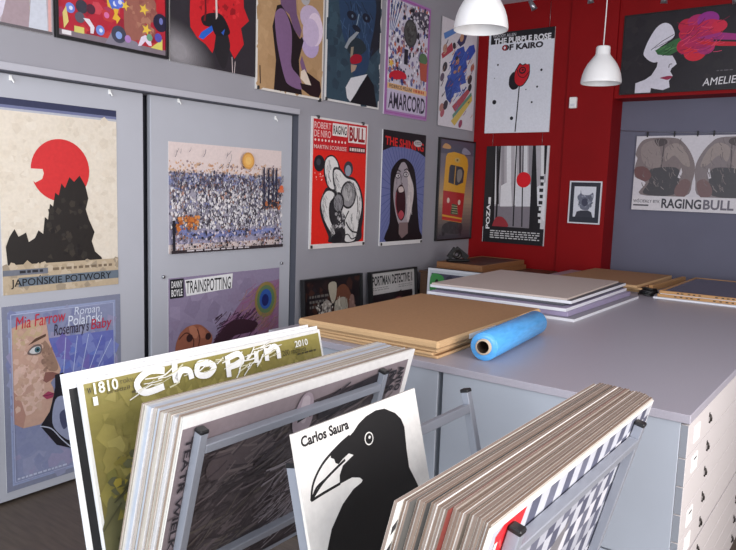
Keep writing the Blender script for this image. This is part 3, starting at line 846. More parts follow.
A.ell(0.51, 0.785, 0.10, 0.075, (52, 50, 54)); A.specks(0.43, 0.72, 0.6, 0.85, [(160, 158, 160), (70, 68, 72), (200, 198, 198)], 30, 0.008, 0.022)
for q in ((0.25, 0.34, 0.32, 0.5, 1.4), (0.40, 0.42, 0.50, 0.55, 0.9), (0.62, 0.47, 0.82, 0.54, 0.5), (0.80, 0.58, 0.89, 0.80, 1.6), (0.64, 0.72, 0.78, 0.94, 1.4), (0.20, 0.60, 0.27, 0.76, 1.2), (0.36, 0.82, 0.42, 0.90, 1.0)):
    A.streaks(q[0], q[1], q[2], q[3], [(150, 148, 150), (110, 108, 110), (176, 174, 174), (84, 82, 86)], 22, 0.06, 0.004, q[4], 0.35)
A.streaks(0.56, 0.50, 0.75, 0.66, [(84, 82, 84), (120, 118, 120), (196, 194, 194)], 26, 0.05, 0.005, 1.2, 0.6); A.streaks(0.40, 0.58, 0.55, 0.70, [(70, 68, 72), (160, 158, 160)], 22, 0.05, 0.005, 1.2, 0.6)
A.curve([(0.62, 0.80), (0.72, 0.87), (0.84, 0.89)], 0.012, (50, 48, 52)); A.curve([(0.56, 0.92), (0.66, 0.9), (0.74, 0.94), (0.84, 0.92)], 0.010, (60, 58, 62))
A.blob([(0.366, 0.96), (0.393, 0.907), (0.50, 0.87), (0.555, 0.91), (0.52, 0.96)], (34, 32, 36)); A.curve([(0.67, 0.71), (0.60, 0.78), (0.60, 0.83)], 0.012, (60, 58, 60)); A.curve([(0.73, 0.48), (0.82, 0.6), (0.84, 0.72)], 0.010, (120, 118, 120))
o = A.build('poster', left_wall(4.296, ROWZ - 0.471)); clips(o, 0.686, 0.98, 0.012, CORNERS)
tag(o, 'bright red poster with entwined white limbs, lower row', 'poster')

# screaming face with dark hair
A = Art(0.668, 0.98, 0.012, (104, 112, 160), (214, 212, 212), seed=19)
A.rect(0, 0, 1, 0.965, (108, 116, 164))
for i in range(46):
    a = 2 * PI * i / 46 + 0.05
    A.line([(0.5 + 0.25 * math.cos(a), 0.52 + 0.2 * math.sin(a)), (0.5 + 0.75 * math.cos(a), 0.52 + 0.6 * math.sin(a))], 0.008, (84, 92, 142), same=i % 6 > 0)
A.poly([(0, 0), (1, 0), (1, 0.20), (0.82, 0.16), (0.60, 0.135), (0.435, 0.13), (0.2, 0.14), (0, 0.18)], (28, 24, 30))
A.text('THE SHINING', 0.05, 0.05, 0.95, 0.125, (206, 38, 36), bold=0.03, dv=0.03); A.ell(0.80, 0.085, 0.10, 0.03, (190, 186, 186)); A.smalltype(0.73, 0.07, 0.88, 0.10, (90, 84, 88), 2, 0.5, 0.03)
A.blob([(0.19, 0.38), (0.263, 0.296), (0.419, 0.234), (0.588, 0.245), (0.741, 0.325), (0.821, 0.518), (0.87, 0.72), (0.93, 0.88), (0.98, 0.965), (0.14, 0.965), (0.203, 0.80), (0.20, 0.58)], (26, 22, 26))
A.blob([(0.315, 0.33), (0.41, 0.275), (0.52, 0.27), (0.65, 0.38), (0.745, 0.50), (0.715, 0.67), (0.62, 0.82), (0.43, 0.825), (0.30, 0.65), (0.265, 0.50)], (164, 156, 162))
A.blob([(0.56, 0.33), (0.66, 0.40), (0.74, 0.51), (0.71, 0.67), (0.63, 0.80), (0.60, 0.66), (0.60, 0.46)], (206, 196, 194))
A.streaks(0.30, 0.34, 0.44, 0.66, [(140, 132, 140), (150, 142, 150), (128, 118, 128)], 30, 0.10, 0.007, 1.3, 0.3); A.streaks(0.58, 0.45, 0.72, 0.75, [(180, 168, 168), (216, 208, 206)], 20, 0.1, 0.007, 1.7, 0.3)
A.poly([(0.42, 0.80), (0.63, 0.80), (0.64, 0.90), (0.5, 0.945), (0.42, 0.90)], (128, 108, 108))
A.blob([(0.33, 0.52), (0.40, 0.47), (0.47, 0.465), (0.545, 0.55), (0.555, 0.72), (0.475, 0.785), (0.375, 0.735), (0.32, 0.62)], (52, 18, 26))
A.blob([(0.38, 0.49), (0.47, 0.48), (0.50, 0.52), (0.40, 0.53)], (206, 190, 186)); A.blob([(0.39, 0.73), (0.46, 0.69), (0.53, 0.73), (0.46, 0.775)], (176, 70, 82)); A.curve([(0.33, 0.53), (0.33, 0.64), (0.38, 0.73)], 0.012, (150, 60, 72))
for u, v in ((0.355, 0.385), (0.54, 0.37)):
    A.ell(u, v, 0.062, 0.026, (84, 74, 82)); A.ell(u, v, 0.046, 0.016, (206, 202, 204)); A.circ(u + 0.005, v, 0.011, (50, 46, 56), 10)
A.curve([(0.30, 0.35), (0.36, 0.335), (0.41, 0.35)], 0.010, (44, 34, 38)); A.curve([(0.49, 0.335), (0.56, 0.32), (0.61, 0.345)], 0.010, (44, 34, 38)); A.curve([(0.45, 0.38), (0.43, 0.44), (0.47, 0.455)], 0.008, (96, 84, 92))
A.blob([(0.24, 0.34), (0.33, 0.27), (0.45, 0.24), (0.36, 0.32), (0.28, 0.42), (0.26, 0.55), (0.22, 0.5)], (22, 18, 22))
A.rect(0, 0.965, 1, 1, (222, 220, 220))
o = A.build('poster', left_wall(5.184, ROWZ - 0.49)); clips(o, 0.668, 0.98, 0.012, ((0.03, 0.985), (0.97, 0.985)))
tag(o, 'blue poster of a screaming face with long dark hair, lower row', 'poster')

# yellow and red bus, framed
A = Art(0.67, 0.955, 0.014, (118, 112, 124), seed=20)
for i in range(12):
    A.rect(0, 0.25 + i * 0.03, 1, 0.28 + i * 0.03, tuple(int(a + (b - a) * i / 11) for a, b in zip((120, 114, 126), (186, 160, 128))))
for i in range(10):
    A.rect(0, 0.60 + i * 0.04, 1, 0.64 + i * 0.04, tuple(int(a + (b - a) * i / 9) for a, b in zip((176, 156, 132), (72, 70, 78))))
A.rect(0, 0, 1, 0.14, (92, 92, 108)); A.blob([(0.07, 0.075), (0.15, 0.04), (0.29, 0.06), (0.28, 0.09), (0.1, 0.09)], (206, 160, 110)); A.blob([(0.62, 0.11), (0.7, 0.06), (0.87, 0.10), (0.88, 0.125), (0.7, 0.13)], (150, 150, 168))
A.blob([(0.16, 0.86), (0.4, 0.82), (0.72, 0.85), (0.68, 0.95), (0.22, 0.93)], (62, 58, 62)); A.specks(0.1, 0.84, 0.75, 0.96, [(72, 68, 72), (50, 48, 54)], 30, 0.012, 0.03)
A.poly([(0.175, 0.17), (0.22, 0.135), (0.401, 0.115), (0.70, 0.135), (0.80, 0.17), (0.835, 0.24), (0.76, 0.54), (0.715, 0.80), (0.70, 0.84), (0.15, 0.80), (0.135, 0.75), (0.135, 0.54), (0.165, 0.25)], (222, 164, 56))
A.poly([(0.139, 0.506), (0.762, 0.532), (0.722, 0.79), (0.136, 0.745)], (182, 44, 46)); A.poly([(0.136, 0.765), (0.72, 0.806), (0.71, 0.835), (0.14, 0.797)], (196, 54, 48))
A.poly([(0.285, 0.27), (0.32, 0.245), (0.655, 0.262), (0.72, 0.30), (0.70, 0.42), (0.518, 0.452), (0.268, 0.425)], (66, 66, 76)); A.poly([(0.45, 0.255), (0.475, 0.255), (0.455, 0.445), (0.43, 0.44)], (206, 158, 70))
A.blob([(0.52, 0.30), (0.64, 0.29), (0.66, 0.36), (0.58, 0.42), (0.52, 0.40)], (140, 134, 128)); A.ell(0.5, 0.195, 0.075, 0.025, (206, 176, 110)); A.rect(0.475, 0.185, 0.525, 0.205, (110, 84, 50))
A.circ(0.29, 0.605, 0.026, (226, 206, 190)); A.circ(0.61, 0.625, 0.026, (226, 206, 190)); A.poly([(0.375, 0.745), (0.405, 0.64), (0.546, 0.651), (0.592, 0.755)], (66, 92, 66))
for i in range(4):
    A.line([(0.39 + 0.005 * i, 0.66 + 0.024 * i), (0.57, 0.668 + 0.024 * i)], 0.006, (196, 180, 140))
o = A.build('framed_poster', left_wall(6.10, ROWZ - 0.472), GLOSS); frame_part(o, 0.67, 0.955, M_BLACKFRAME, 0.012, 0.026)
tag(o, 'black framed poster of a yellow and red bus, lower row beside the corner', 'poster')

# ================================================================== posters on the back wall
# red rose on white
A = Art(0.678, 0.965, 0.012, (222, 224, 232), (214, 212, 212), seed=21)
A.rect(0.03, 0.0, 1, 0.112, (30, 28, 32))
A.text('WOODY ALLEN', 0.06, 0.018, 0.42, 0.048, (190, 190, 194), bold=0.01); A.text('THE PURPLE ROSE', 0.08, 0.055, 0.95, 0.115, (226, 226, 230), bold=0.035)
A.text('OF KAIRO', 0.21, 0.125, 0.84, 0.185, (40, 36, 42), bold=0.05); A.ell(0.255, 0.155, 0.04, 0.028, (150, 34, 44)); A.ell(0.255, 0.155, 0.015, 0.014, (222, 224, 232))
A.curve([(0.516, 0.53), (0.506, 0.731), (0.49, 0.99)], 0.012, (36, 34, 38))
A.blob([(0.35, 0.49), (0.36, 0.44), (0.42, 0.40), (0.47, 0.46), (0.50, 0.55), (0.42, 0.575), (0.36, 0.54)], (30, 26, 30))
A.blob([(0.43, 0.50), (0.425, 0.41), (0.46, 0.36), (0.502, 0.318), (0.545, 0.335), (0.59, 0.325), (0.62, 0.34), (0.655, 0.335), (0.665, 0.42), (0.64, 0.48), (0.572, 0.54), (0.50, 0.545)], (36, 24, 28))
A.blob([(0.445, 0.495), (0.44, 0.415), (0.475, 0.365), (0.508, 0.33), (0.55, 0.345), (0.60, 0.335), (0.645, 0.345), (0.652, 0.42), (0.625, 0.475), (0.565, 0.53), (0.50, 0.535)], (196, 26, 38))
A.ell(0.55, 0.39, 0.055, 0.035, (40, 22, 28)); A.ell(0.55, 0.388, 0.035, 0.022, (190, 28, 40)); A.ell(0.555, 0.386, 0.016, 0.011, (40, 22, 28)); A.curve([(0.47, 0.38), (0.50, 0.44), (0.58, 0.46), (0.65, 0.41)], 0.008, (60, 20, 28))
for u, v, r in ((0.135, 0.688, 0.022), (0.423, 0.856, 0.018), (0.836, 0.40, 0.012), (0.787, 0.559, 0.010), (0.72, 0.706, 0.010), (0.162, 0.318, 0.010), (0.12, 0.45, 0.005), (0.62, 0.58, 0.006), (0.5, 0.7, 0.004)):
    A.circ(u, v, r, (34, 34, 40), 12)
o = A.build('poster', back_wall(0.463, ROWZ + 0.58)); 
for x in (-0.28, 0.28):
    MB().tube([(x, -0.006, 0.97), (x, -0.004, 1.20)], 0.0015, 6).build('hanging_wire', M_STEEL, o)
tag(o, 'white poster with a single red flower, on the red wall', 'poster')

# black and white bars with a red disc
A = Art(0.66, 0.955, 0.012, (206, 204, 208), (214, 212, 212), seed=22)
A.rect(0.02, 0.0, 0.97, 0.62, (176, 172, 178)); A.poly([(0.14, 0.62), (0.86, 0.60), (0.86, 0.835), (0.14, 0.835)], (128, 122, 130))
for u0, u1, c in ((0.0, 0.10, (30, 28, 32)), (0.115, 0.15, (226, 226, 228)), (0.16, 0.20, (40, 38, 42)), (0.24, 0.29, (150, 146, 152)), (0.33, 0.40, (222, 222, 226)), (0.46, 0.49, (226, 226, 230)), (0.53, 0.56, (64, 60, 66)), (0.60, 0.66, (214, 214, 218)), (0.68, 0.74, (140, 136, 142)), (0.87, 0.92, (220, 220, 222))):
    A.poly([(u0, 0), (u1, 0), (u1 + 0.05, 0.60), (u0 + 0.05, 0.60)], c)
A.poly([(0.272, 0.406), (0.427, 0.348), (0.469, 0.616), (0.273, 0.622)], (222, 222, 226)); A.poly([(0.518, 0.369), (0.744, 0.388), (0.765, 0.608), (0.522, 0.615)], (214, 214, 220))
A.poly([(0.815, 0.42), (0.977, 0.36), (0.985, 0.754), (0.84, 0.62)], (224, 224, 228))
for p in ([(0.205, 0), (0.235, 0), (0.235, 0.83), (0.205, 0.83)], [(0.475, 0), (0.495, 0), (0.515, 0.82), (0.495, 0.82)], [(0.585, 0), (0.60, 0), (0.655, 0.82), (0.635, 0.82)], [(0.745, 0), (0.79, 0), (0.90, 0.83), (0.76, 0.83)], [(0.13, 0), (0.15, 0), (0.19, 0.83), (0.14, 0.83)], [(0.92, 0), (0.965, 0), (0.965, 0.28), (0.94, 0.28)]):
    A.poly(p, (24, 22, 26))
A.poly([(0.84, 0.60), (0.93, 0.60), (0.93, 0.84), (0.82, 0.84)], (28, 26, 30))
A.circ(0.63, 0.341, 0.075, (214, 22, 36), 26); A.blob([(0.17, 0.80), (0.22, 0.735), (0.32, 0.73), (0.40, 0.78), (0.41, 0.83), (0.18, 0.835)], (150, 48, 56))
A.rect(0.01, 0.83, 0.99, 1.0, (26, 24, 28)); A.rect(0.0, 0, 0.14, 0.84, (34, 32, 36)); A.smalltype(0.13, 0.872, 0.93, 0.965, (206, 206, 206), 4, 0.45, 0.06)
A.text('POZA', 0.05, 0.60, 0.115, 0.86, (232, 232, 234), rot=2, bold=0.03); A.rect(0.075, 0.53, 0.115, 0.60, (226, 226, 228))
for i in range(8):
    A.rect(0.885 + 0.012 * (i % 2), 0.30 + i * 0.062, 0.945, 0.335 + i * 0.062, (40, 40, 44) if i < 5 else (220, 220, 222))
o = A.build('poster', back_wall(0.49, ROWZ - 0.503))
clips(o, 0.66, 0.955, 0.012, ((0.04, 0.985), (0.96, 0.985)))
for x in (-0.27, 0.25):
    MB().tube([(x, -0.006, 0.95), (x, -0.006, 1.075)], 0.0015, 6).build('hanging_wire', M_STEEL, o)
tag(o, 'black and white striped poster with a red disc, on the red wall', 'poster')

# small framed picture
A = Art(0.28, 0.37, 0.008, (34, 38, 50), seed=23)
A.rect(0.125, 0.105, 0.85, 0.86, (212, 214, 222))
A.blob([(0.24, 0.36), (0.33, 0.28), (0.345, 0.2), (0.40, 0.30), (0.63, 0.31), (0.75, 0.25), (0.775, 0.38), (0.70, 0.55), (0.62, 0.68), (0.38, 0.66), (0.30, 0.50)], (104, 108, 124))
A.specks(0.28, 0.32, 0.74, 0.6, [(70, 74, 90), (140, 144, 158), (90, 94, 108), (168, 172, 184)], 40, 0.006, 0.016)
A.blob([(0.42, 0.42), (0.55, 0.40), (0.6, 0.52), (0.5, 0.60), (0.4, 0.52)], (60, 62, 82))
A.poly([(0.20, 0.86), (0.25, 0.73), (0.38, 0.70), (0.63, 0.69), (0.74, 0.74), (0.79, 0.86)], (46, 48, 60))
o = A.build('framed_picture', back_wall(1.204, ROWZ - 0.255, 6.40), GLOSS); frame_part(o, 0.28, 0.37, M_WHITEFRAME, 0.010, 0.016)
tag(o, 'small picture of a shaggy dark head in a thin pale frame, on red wall', 'picture')

# white profile and red flower on black
A = Art(0.99, 0.665, 0.012, (38, 34, 40), (34, 32, 34), seed=24)
A.specks(0, 0, 1, 1, [(42, 38, 42), (34, 30, 36), (46, 40, 44)], 60, 0.03, 0.08)
A.blob([(0.18, 0.50), (0.196, 0.40), (0.225, 0.30), (0.265, 0.20), (0.31, 0.145), (0.355, 0.14), (0.40, 0.19), (0.425, 0.305), (0.37, 0.38), (0.31, 0.44), (0.30, 0.51), (0.33, 0.56), (0.29, 0.62), (0.24, 0.60), (0.20, 0.55)], (218, 216, 228))
A.poly([(0.20, 0.52), (0.30, 0.52), (0.40, 0.55), (0.421, 0.55), (0.45, 0.62), (0.462, 0.66), (0.422, 0.71), (0.415, 0.75), (0.437, 0.80), (0.41, 0.866), (0.42, 0.945), (0.366, 0.975), (0.30, 0.955), (0.265, 0.94), (0.262, 1.0), (0.13, 1.0), (0.13, 0.87), (0.21, 0.83), (0.26, 0.781), (0.30, 0.68), (0.305, 0.62), (0.25, 0.60)], (216, 214, 226))
A.line([(0.24, 0.462), (0.33, 0.36), (0.42, 0.29)], 0.005, (60, 56, 66)); A.line([(0.27, 0.44), (0.42, 0.34)], 0.004, (60, 56, 66))
A.poly([(0.275, 0.47), (0.36, 0.41), (0.433, 0.353), (0.50, 0.33), (0.464, 0.497), (0.39, 0.55), (0.30, 0.525)], (56, 104, 62)); A.streaks(0.32, 0.42, 0.44, 0.52, [(36, 70, 44), (88, 140, 84)], 14, 0.09, 0.006, -0.45, 0.2)
for cu, cv, ru, rv, c in ((0.52, 0.20, 0.07, 0.085, (190, 34, 66)), (0.60, 0.16, 0.08, 0.085, (176, 40, 100)), (0.68, 0.15, 0.085, 0.095, (150, 46, 140)), (0.56, 0.30, 0.10, 0.10, (184, 30, 72)), (0.70, 0.26, 0.10, 0.11, (196, 36, 80)), (0.77, 0.24, 0.06, 0.07, (206, 40, 70)), (0.53, 0.45, 0.08, 0.10, (186, 32, 70)), (0.60, 0.53, 0.09, 0.11, (206, 36, 58)), (0.68, 0.48, 0.07, 0.09, (170, 44, 110)), (0.62, 0.38, 0.12, 0.12, (176, 34, 86))):
    A.ell(cu, cv, ru, rv, c)
A.poly([(0.60, 0.36), (0.78, 0.32), (0.93, 0.36), (0.97, 0.40), (0.93, 0.43), (0.75, 0.40)], (158, 46, 124)); A.poly([(0.60, 0.40), (0.80, 0.43), (0.96, 0.46), (0.93, 0.50), (0.78, 0.48), (0.64, 0.44)], (196, 30, 50))
A.streaks(0.48, 0.16, 0.80, 0.56, [(126, 22, 62), (214, 70, 104), (140, 30, 100), (220, 56, 70)], 60, 0.09, 0.006, -0.35, 0.6)
A.curve([(0.425, 0.655), (0.405, 0.66), (0.40, 0.70)], 0.006, (70, 64, 76)); A.blob([(0.334, 0.82), (0.403, 0.80), (0.436, 0.815), (0.40, 0.85), (0.36, 0.835)], (150, 44, 76))
A.text('AMELIE', 0.68, 0.862, 0.935, 0.952, (222, 220, 224), shear=0.12, dv=-0.02); A.smalltype(0.78, 0.77, 0.9, 0.79, (96, 90, 96), 1, 0.6, 0.03)
o = A.build('poster', back_wall(1.937, ROWZ + 0.894))
frame_part(o, 0.99, 0.665, M_BLACKFRAME, 0.006, 0.016)
tag(o, 'black landscape poster with a white face in profile and red flower, above the grey recess', 'poster')

# two torsos seen from behind, hung from a wire in the recess
A = Art(0.985, 0.662, 0.004, (206, 202, 208), seed=25)
for m_ in (0, 1):
    f = (lambda u: u) if not m_ else (lambda u: 1.045 - u)
    body = [(0.0, 0.241), (0.033, 0.10), (0.111, 0.03), (0.332, 0.03), (0.413, 0.10), (0.482, 0.242), (0.521, 0.407), (0.51, 0.596), (0.453, 0.80), (0.07, 0.79), (0.111, 0.633), (0.01, 0.55), (0.005, 0.40), (0.02, 0.30)]
    A.blob([(f(u), v) for u, v in body], (126, 114, 114) if not m_ else (128, 118, 120))
    A.blob([(f(u), v) for u, v in [(0.06, 0.12), (0.16, 0.06), (0.22, 0.2), (0.22, 0.42), (0.10, 0.40), (0.05, 0.25)]], (142, 130, 128))
    A.blob([(f(u), v) for u, v in [(0.26, 0.16), (0.36, 0.10), (0.44, 0.22), (0.48, 0.40), (0.42, 0.38), (0.34, 0.26), (0.27, 0.34)]], (150, 138, 134))
    A.blob([(f(u), v) for u, v in [(0.16, 0.05), (0.25, 0.04), (0.27, 0.10), (0.20, 0.14)]], (78, 70, 72))
    A.line([(f(0.245), 0.12), (f(0.235), 0.5)], 0.010, (84, 76, 78))
    A.blob([(f(u), v) for u, v in [(0.14, 0.45), (0.36, 0.42), (0.40, 0.55), (0.36, 0.78), (0.10, 0.78), (0.14, 0.62)]], (74, 72, 76))
    A.blob([(f(u), v) for u, v in [(0.005, 0.43), (0.099, 0.415), (0.156, 0.53), (0.11, 0.61), (0.02, 0.55)]], (110, 78, 78))
    A.blob([(f(u), v) for u, v in [(0.37, 0.69), (0.431, 0.57), (0.497, 0.62), (0.46, 0.80), (0.38, 0.79)]], (118, 94, 94))
    A.poly([(f(u), v) for u, v in [(0.384, 0.552), (0.408, 0.42), (0.419, 0.48), (0.405, 0.564)]], (206, 202, 208))
    A.streaks(min(f(0.08), f(0.46)), 0.06, max(f(0.08), f(0.46)), 0.7, [(112, 102, 102), (140, 130, 128), (120, 110, 110)], 60, 0.06, 0.006, 1.2, 0.5)
A.rect(0, 0.805, 1, 1, (212, 208, 212)); A.text('WŚCIEKŁY BYK', 0.012, 0.845, 0.25, 0.90, (62, 60, 66), bold=0.01); A.rect(0.014, 0.925, 0.152, 0.945, (70, 68, 74))
A.text('RAGING', 0.264, 0.835, 0.60, 0.965, (62, 60, 68), bold=0.03); A.text('BULL', 0.615, 0.835, 0.86, 0.965, (104, 100, 110), bold=0.03)
o = A.build('poster', back_wall(2.043, ROWZ - 0.118, 6.655))
for x in (-0.40, -0.17, 0.02, 0.15, 0.40):
    MB().box(x - 0.006, x + 0.006, -0.010, 0.004, 0.652, 0.70, 0, None, 0.002).build('hanging_clip', M_BLACK, o)
tag(o, 'pale landscape poster of two bare backs, hanging in the grey recess', 'poster')
mb = MB().tube([(1.40, 6.648, 2.297), (1.75, 6.648, 2.278), (2.1, 6.648, 2.262), (2.6, 6.648, 2.258), (3.3, 6.648, 2.28), (4.2, 6.648, 2.30)], 0.0022, 6)
tag(mb.build('hanging_wire', M_STEEL), 'thin steel wire stretched across the grey recess, holding the pale poster', 'wire')
mb = MB().box(-0.034, 0.034, -0.035, 0, -0.05, 0.05, 0, None, 0.006)
mb.box(-0.022, 0.022, -0.037, -0.034, -0.035, -0.01, 1)
o = mb.build('wall_sensor', [M_PAPERLABEL, M_WHITEFRAME]); o.matrix_world = Tm(1.035, 6.40, 2.535)
tag(o, 'small white sensor box on the red wall, below the far pendant lamp', 'sensor')

# ================================================================== lamps
def pendant(loc, label):
    t = empty('pendant_lamp', Tm(*loc))
    prof = [(0.140, 0.0), (0.141, 0.012), (0.139, 0.03), (0.132, 0.065), (0.120, 0.10), (0.102, 0.135), (0.080, 0.165), (0.058, 0.192), (0.050, 0.205), (0.049, 0.25), (0.045, 0.258), (0.0, 0.26)]
    inner = [(r - 0.003, z - 0.003) for r, z in prof if r > 0.052 and z > 0.005][::-1] + [(0.138, 0.0), (0.140, 0.0)]
    MB().lathe(prof + [(0.0, 0.20), (0.052, 0.195)] + inner, 48).build('lamp_shade', M_LAMP, t)
    MB().lathe([(0.0, 0.20), (0.018, 0.198), (0.018, 0.16), (0.0, 0.158)], 16).build('lamp_socket', M_CORD, t)
    MB().lathe([(0.012, 0.16), (0.016, 0.14), (0.028, 0.115), (0.030, 0.095), (0.022, 0.072), (0.0, 0.065)], 20).build('light_bulb', M_BULB, t)
    MB().tube([(0, 0, 0.255), (0.003, 0, 0.5), (0.004, 0, H - loc[2] - 0.02)], 0.004, 8).build('cord', M_CORD, t)
    MB().lathe([(0.0, H - loc[2] - 0.05), (0.045, H - loc[2] - 0.045), (0.05, H - loc[2]), (0.0, H - loc[2])], 24).build('ceiling_rose', M_LAMP, t)
    return tag(t, label, 'lamp', 'white pendant lamps')


pendant((1.68, 3.36, 2.533), 'large white pendant lamp hanging nearest, in front of the tumbling figures poster')
pendant((1.715, 5.127, 2.497), 'white pendant lamp on a thin cord, hanging before the red wall')

t = empty('track_light', Tm(1.6, 6.0, 0))
MB().box(-1.1, 1.4, -0.018, 0.018, 3.47, H, 0, None, 0.003).build('track', M_WHITEFRAME, t)
for x, zb, ang in ((-0.85, 3.305, 0.5), (-0.33, 3.30, 0.1), (0.27, 3.225, -0.1), (0.78, 3.16, 0.2)):
    mb = MB().tube([(x, 0, 3.47), (x, 0, zb + 0.075)], 0.006, 8)
    mb.lathe([(0.0, 0.045), (0.018, 0.042), (0.022, 0.0), (0.028, -0.045), (0.024, -0.045), (0.018, -0.01), (0.0, -0.01)], 16, Tm(x, 0, zb + 0.045, 0, 0.2, -ang))
    mb.build('spotlight', M_STEEL, t)
tag(t, 'ceiling track with small silver spotlights along the top of the red wall', 'spotlights')

# ================================================================== plan chests and the worktop
def chest(mirror, height, nd, first):
    """one tier of flat drawers: 0.93 deep (x), 1.325 long (y), drawers on the +x side"""
    s = -1 if mirror else 1
    t = empty('plan_chest')
    mb = MB()
    mb.box(*(sorted((s * -0.465, s * 0.440))), -0.662, 0.662, 0, height, 0, None, 0.002)
    mb.build('body', M_CHEST, t)
    z = height - 0.008
    for i in range(nd):
        hgt = first if i == 0 else 0.098
        mb = MB()
        mb.box(*(sorted((s * 0.441, s * 0.465))), -0.660, 0.660, z - hgt + 0.0025, z, 0, None, 0.001)
        for fi, f in enumerate(mb.f):
            P = [Vector(mb.v[q]) for q in f]
            if abs((P[1] - P[0]).cross(P[2] - P[0]).normalized().y) > 0.9:
                mb.m[fi] = 1
        dr = mb.build('drawer', [M_DRAWER, M_EDGE], t)
        zc = z - hgt / 2
        for y in (-0.325, 0.52):
            hb = MB()
            hb.tube([(s * 0.464, y, zc + 0.014), (s * 0.469, y, zc + 0.013), (s * 0.472, y, zc + 0.003), (s * 0.4715, y, zc - 0.008), (s * 0.468, y, zc - 0.015), (s * 0.465, y, zc - 0.013)], 0.0042, 8)
            hb.box(*(sorted((s * 0.464, s * 0.467))), y - 0.006, y + 0.006, zc + 0.006, zc + 0.022, 0, None, 0.001)
            hb.build('handle', M_HANDLE, dr)
        if i in (0, 1, 3, 4):
            lb = MB().box(*(sorted((s * 0.4645, s * 0.467))), -0.565, -0.482, zc - 0.028, zc + 0.030)
            for k in range(1 if i in (1, 3) else 0):
                lb.box(*(sorted((s * 0.4668, s * 0.4674))), -0.545 + 0.004 * k, -0.50 - 0.012 * (k % 2), zc + 0.012 - 0.016 * k, zc + 0.018 - 0.016 * k, 1)
            lb.build('paper_label', [M_PAPERLABEL, M_INK], dr)
        z -= hgt
    return t


TOPZ = 0.97
xr, xl = 2.565, 1.612
top_r = chest(False, 0.512, 5, 0.115)
low_r = chest(False, 0.44, 4, 0.10)
place = ((2.41 + 0.665, 'nearest the racks'), (3.745 + 0.662, 'in the middle of the row'), (5.08 + 0.662, 'at the far end of the row'))
for i, (y, where) in enumerate(place):
    T1, T2 = Tm(xr, y, TOPZ - 0.512), Tm(xr, y, 0.012)
    if i == 0:
        top_r.matrix_world, low_r.matrix_world = T1, T2
        tag(top_r, 'upper pale grey plan chest on the drawer side, ' + where, 'plan chest', 'plan chests under the worktop')
        tag(low_r, 'lower pale grey plan chest on the drawer side, ' + where, 'plan chest', 'plan chests under the worktop')
    else:
        dup(top_r, T1, 'upper pale grey plan chest on the drawer side, ' + where)
        dup(low_r, T2, 'lower pale grey plan chest on the drawer side, ' + where)
top_l, low_l = chest(True, 0.512, 5, 0.115), chest(True, 0.44, 4, 0.10)
top_l.matrix_world, low_l.matrix_world = Tm(xl, place[0][0], TOPZ - 0.512), Tm(xl, place[0][0], 0.012)
tag(top_l, 'upper pale blue plan chest end, left of the seam and behind the racks', 'plan chest', 'plan chests under the worktop')
tag(low_l, 'lower pale blue plan chest end, left of the seam and behind the racks', 'plan chest', 'plan chests under the worktop')
dup(top_l, Tm(xl, place[1][0], TOPZ - 0.512), 'upper plan chest facing the wall, in the middle of the row')
dup(low_l, Tm(xl, place[1][0], 0.012), 'lower plan chest facing the wall, in the middle of the row')

wt = MB().box(1.12, 3.035, 2.405, 6.39, TOPZ, 1.0, 0, None, 0.002)
tag(wt.build('worktop', M_TOP), 'long grey laminate worktop carrying the stacks of boards', 'worktop')

# ================================================================== stacks on the worktop
def slab(name, x0, x1, y0, y1, z0, z1, m, label, cat, group=None, rz=0.0, bev=0.001, edge=None):
    cx, cy = (x0 + x1) / 2, (y0 + y1) / 2
    mb = MB()
    mb.box(x0 - cx, x1 - cx, y0 - cy, y1 - cy, 0, z1 - z0, 0, None, bev)
    ms = [m]
    if edge:
        ms = [m, edge]
        n = Vector((0, 0, 1))
        for i, f in enumerate(mb.f):
            P = [Vector(mb.v[a]) for a in f]
            if abs((P[1] - P[0]).cross(P[2] - P[0]).normalized().z) < 0.8:
                mb.m[i] = 1
    o = mb.build(name, ms)
    o.matrix_world = Tm(cx, cy, z0, rz)
    return tag(o, label, cat, group)


G = 'flattened cardboard boxes on the near end of the worktop'
slab('cardboard_box', 1.265, 2.018, 2.462, 3.59, 1.0, 1.013, M_KRAFT, 'flattened cardboard box at the bottom of the near brown stack', 'cardboard box', G, 0.030, 0.004, M_KRAFT_L)
slab('cardboard_box', 1.252, 2.008, 2.455, 3.58, 1.0135, 1.0265, M_KRAFT, 'flattened cardboard box second from the bottom of the near brown stack', 'cardboard box', G, 0.016, 0.004, M_KRAFT_L)
slab('cardboard_box', 1.262, 2.020, 2.460, 3.59, 1.027, 1.041, M_KRAFT, 'flattened cardboard box just under the top one of the near brown stack', 'cardboard box', G, 0.026, 0.004, M_KRAFT_L)
o = slab('cardboard_box', 1.262, 2.026, 2.446, 3.590, 1.0415, 1.077, M_KRAFT, 'large flattened cardboard box on top of the near brown stack', 'cardboard box', G, 0.034, 0.010, M_KRAFT_L)
mb = MB().box(0.3855, 0.387, -0.30, -0.02, 0.006, 0.030)
lb = mb.build('paper_label', M_PAPERLABEL, o)

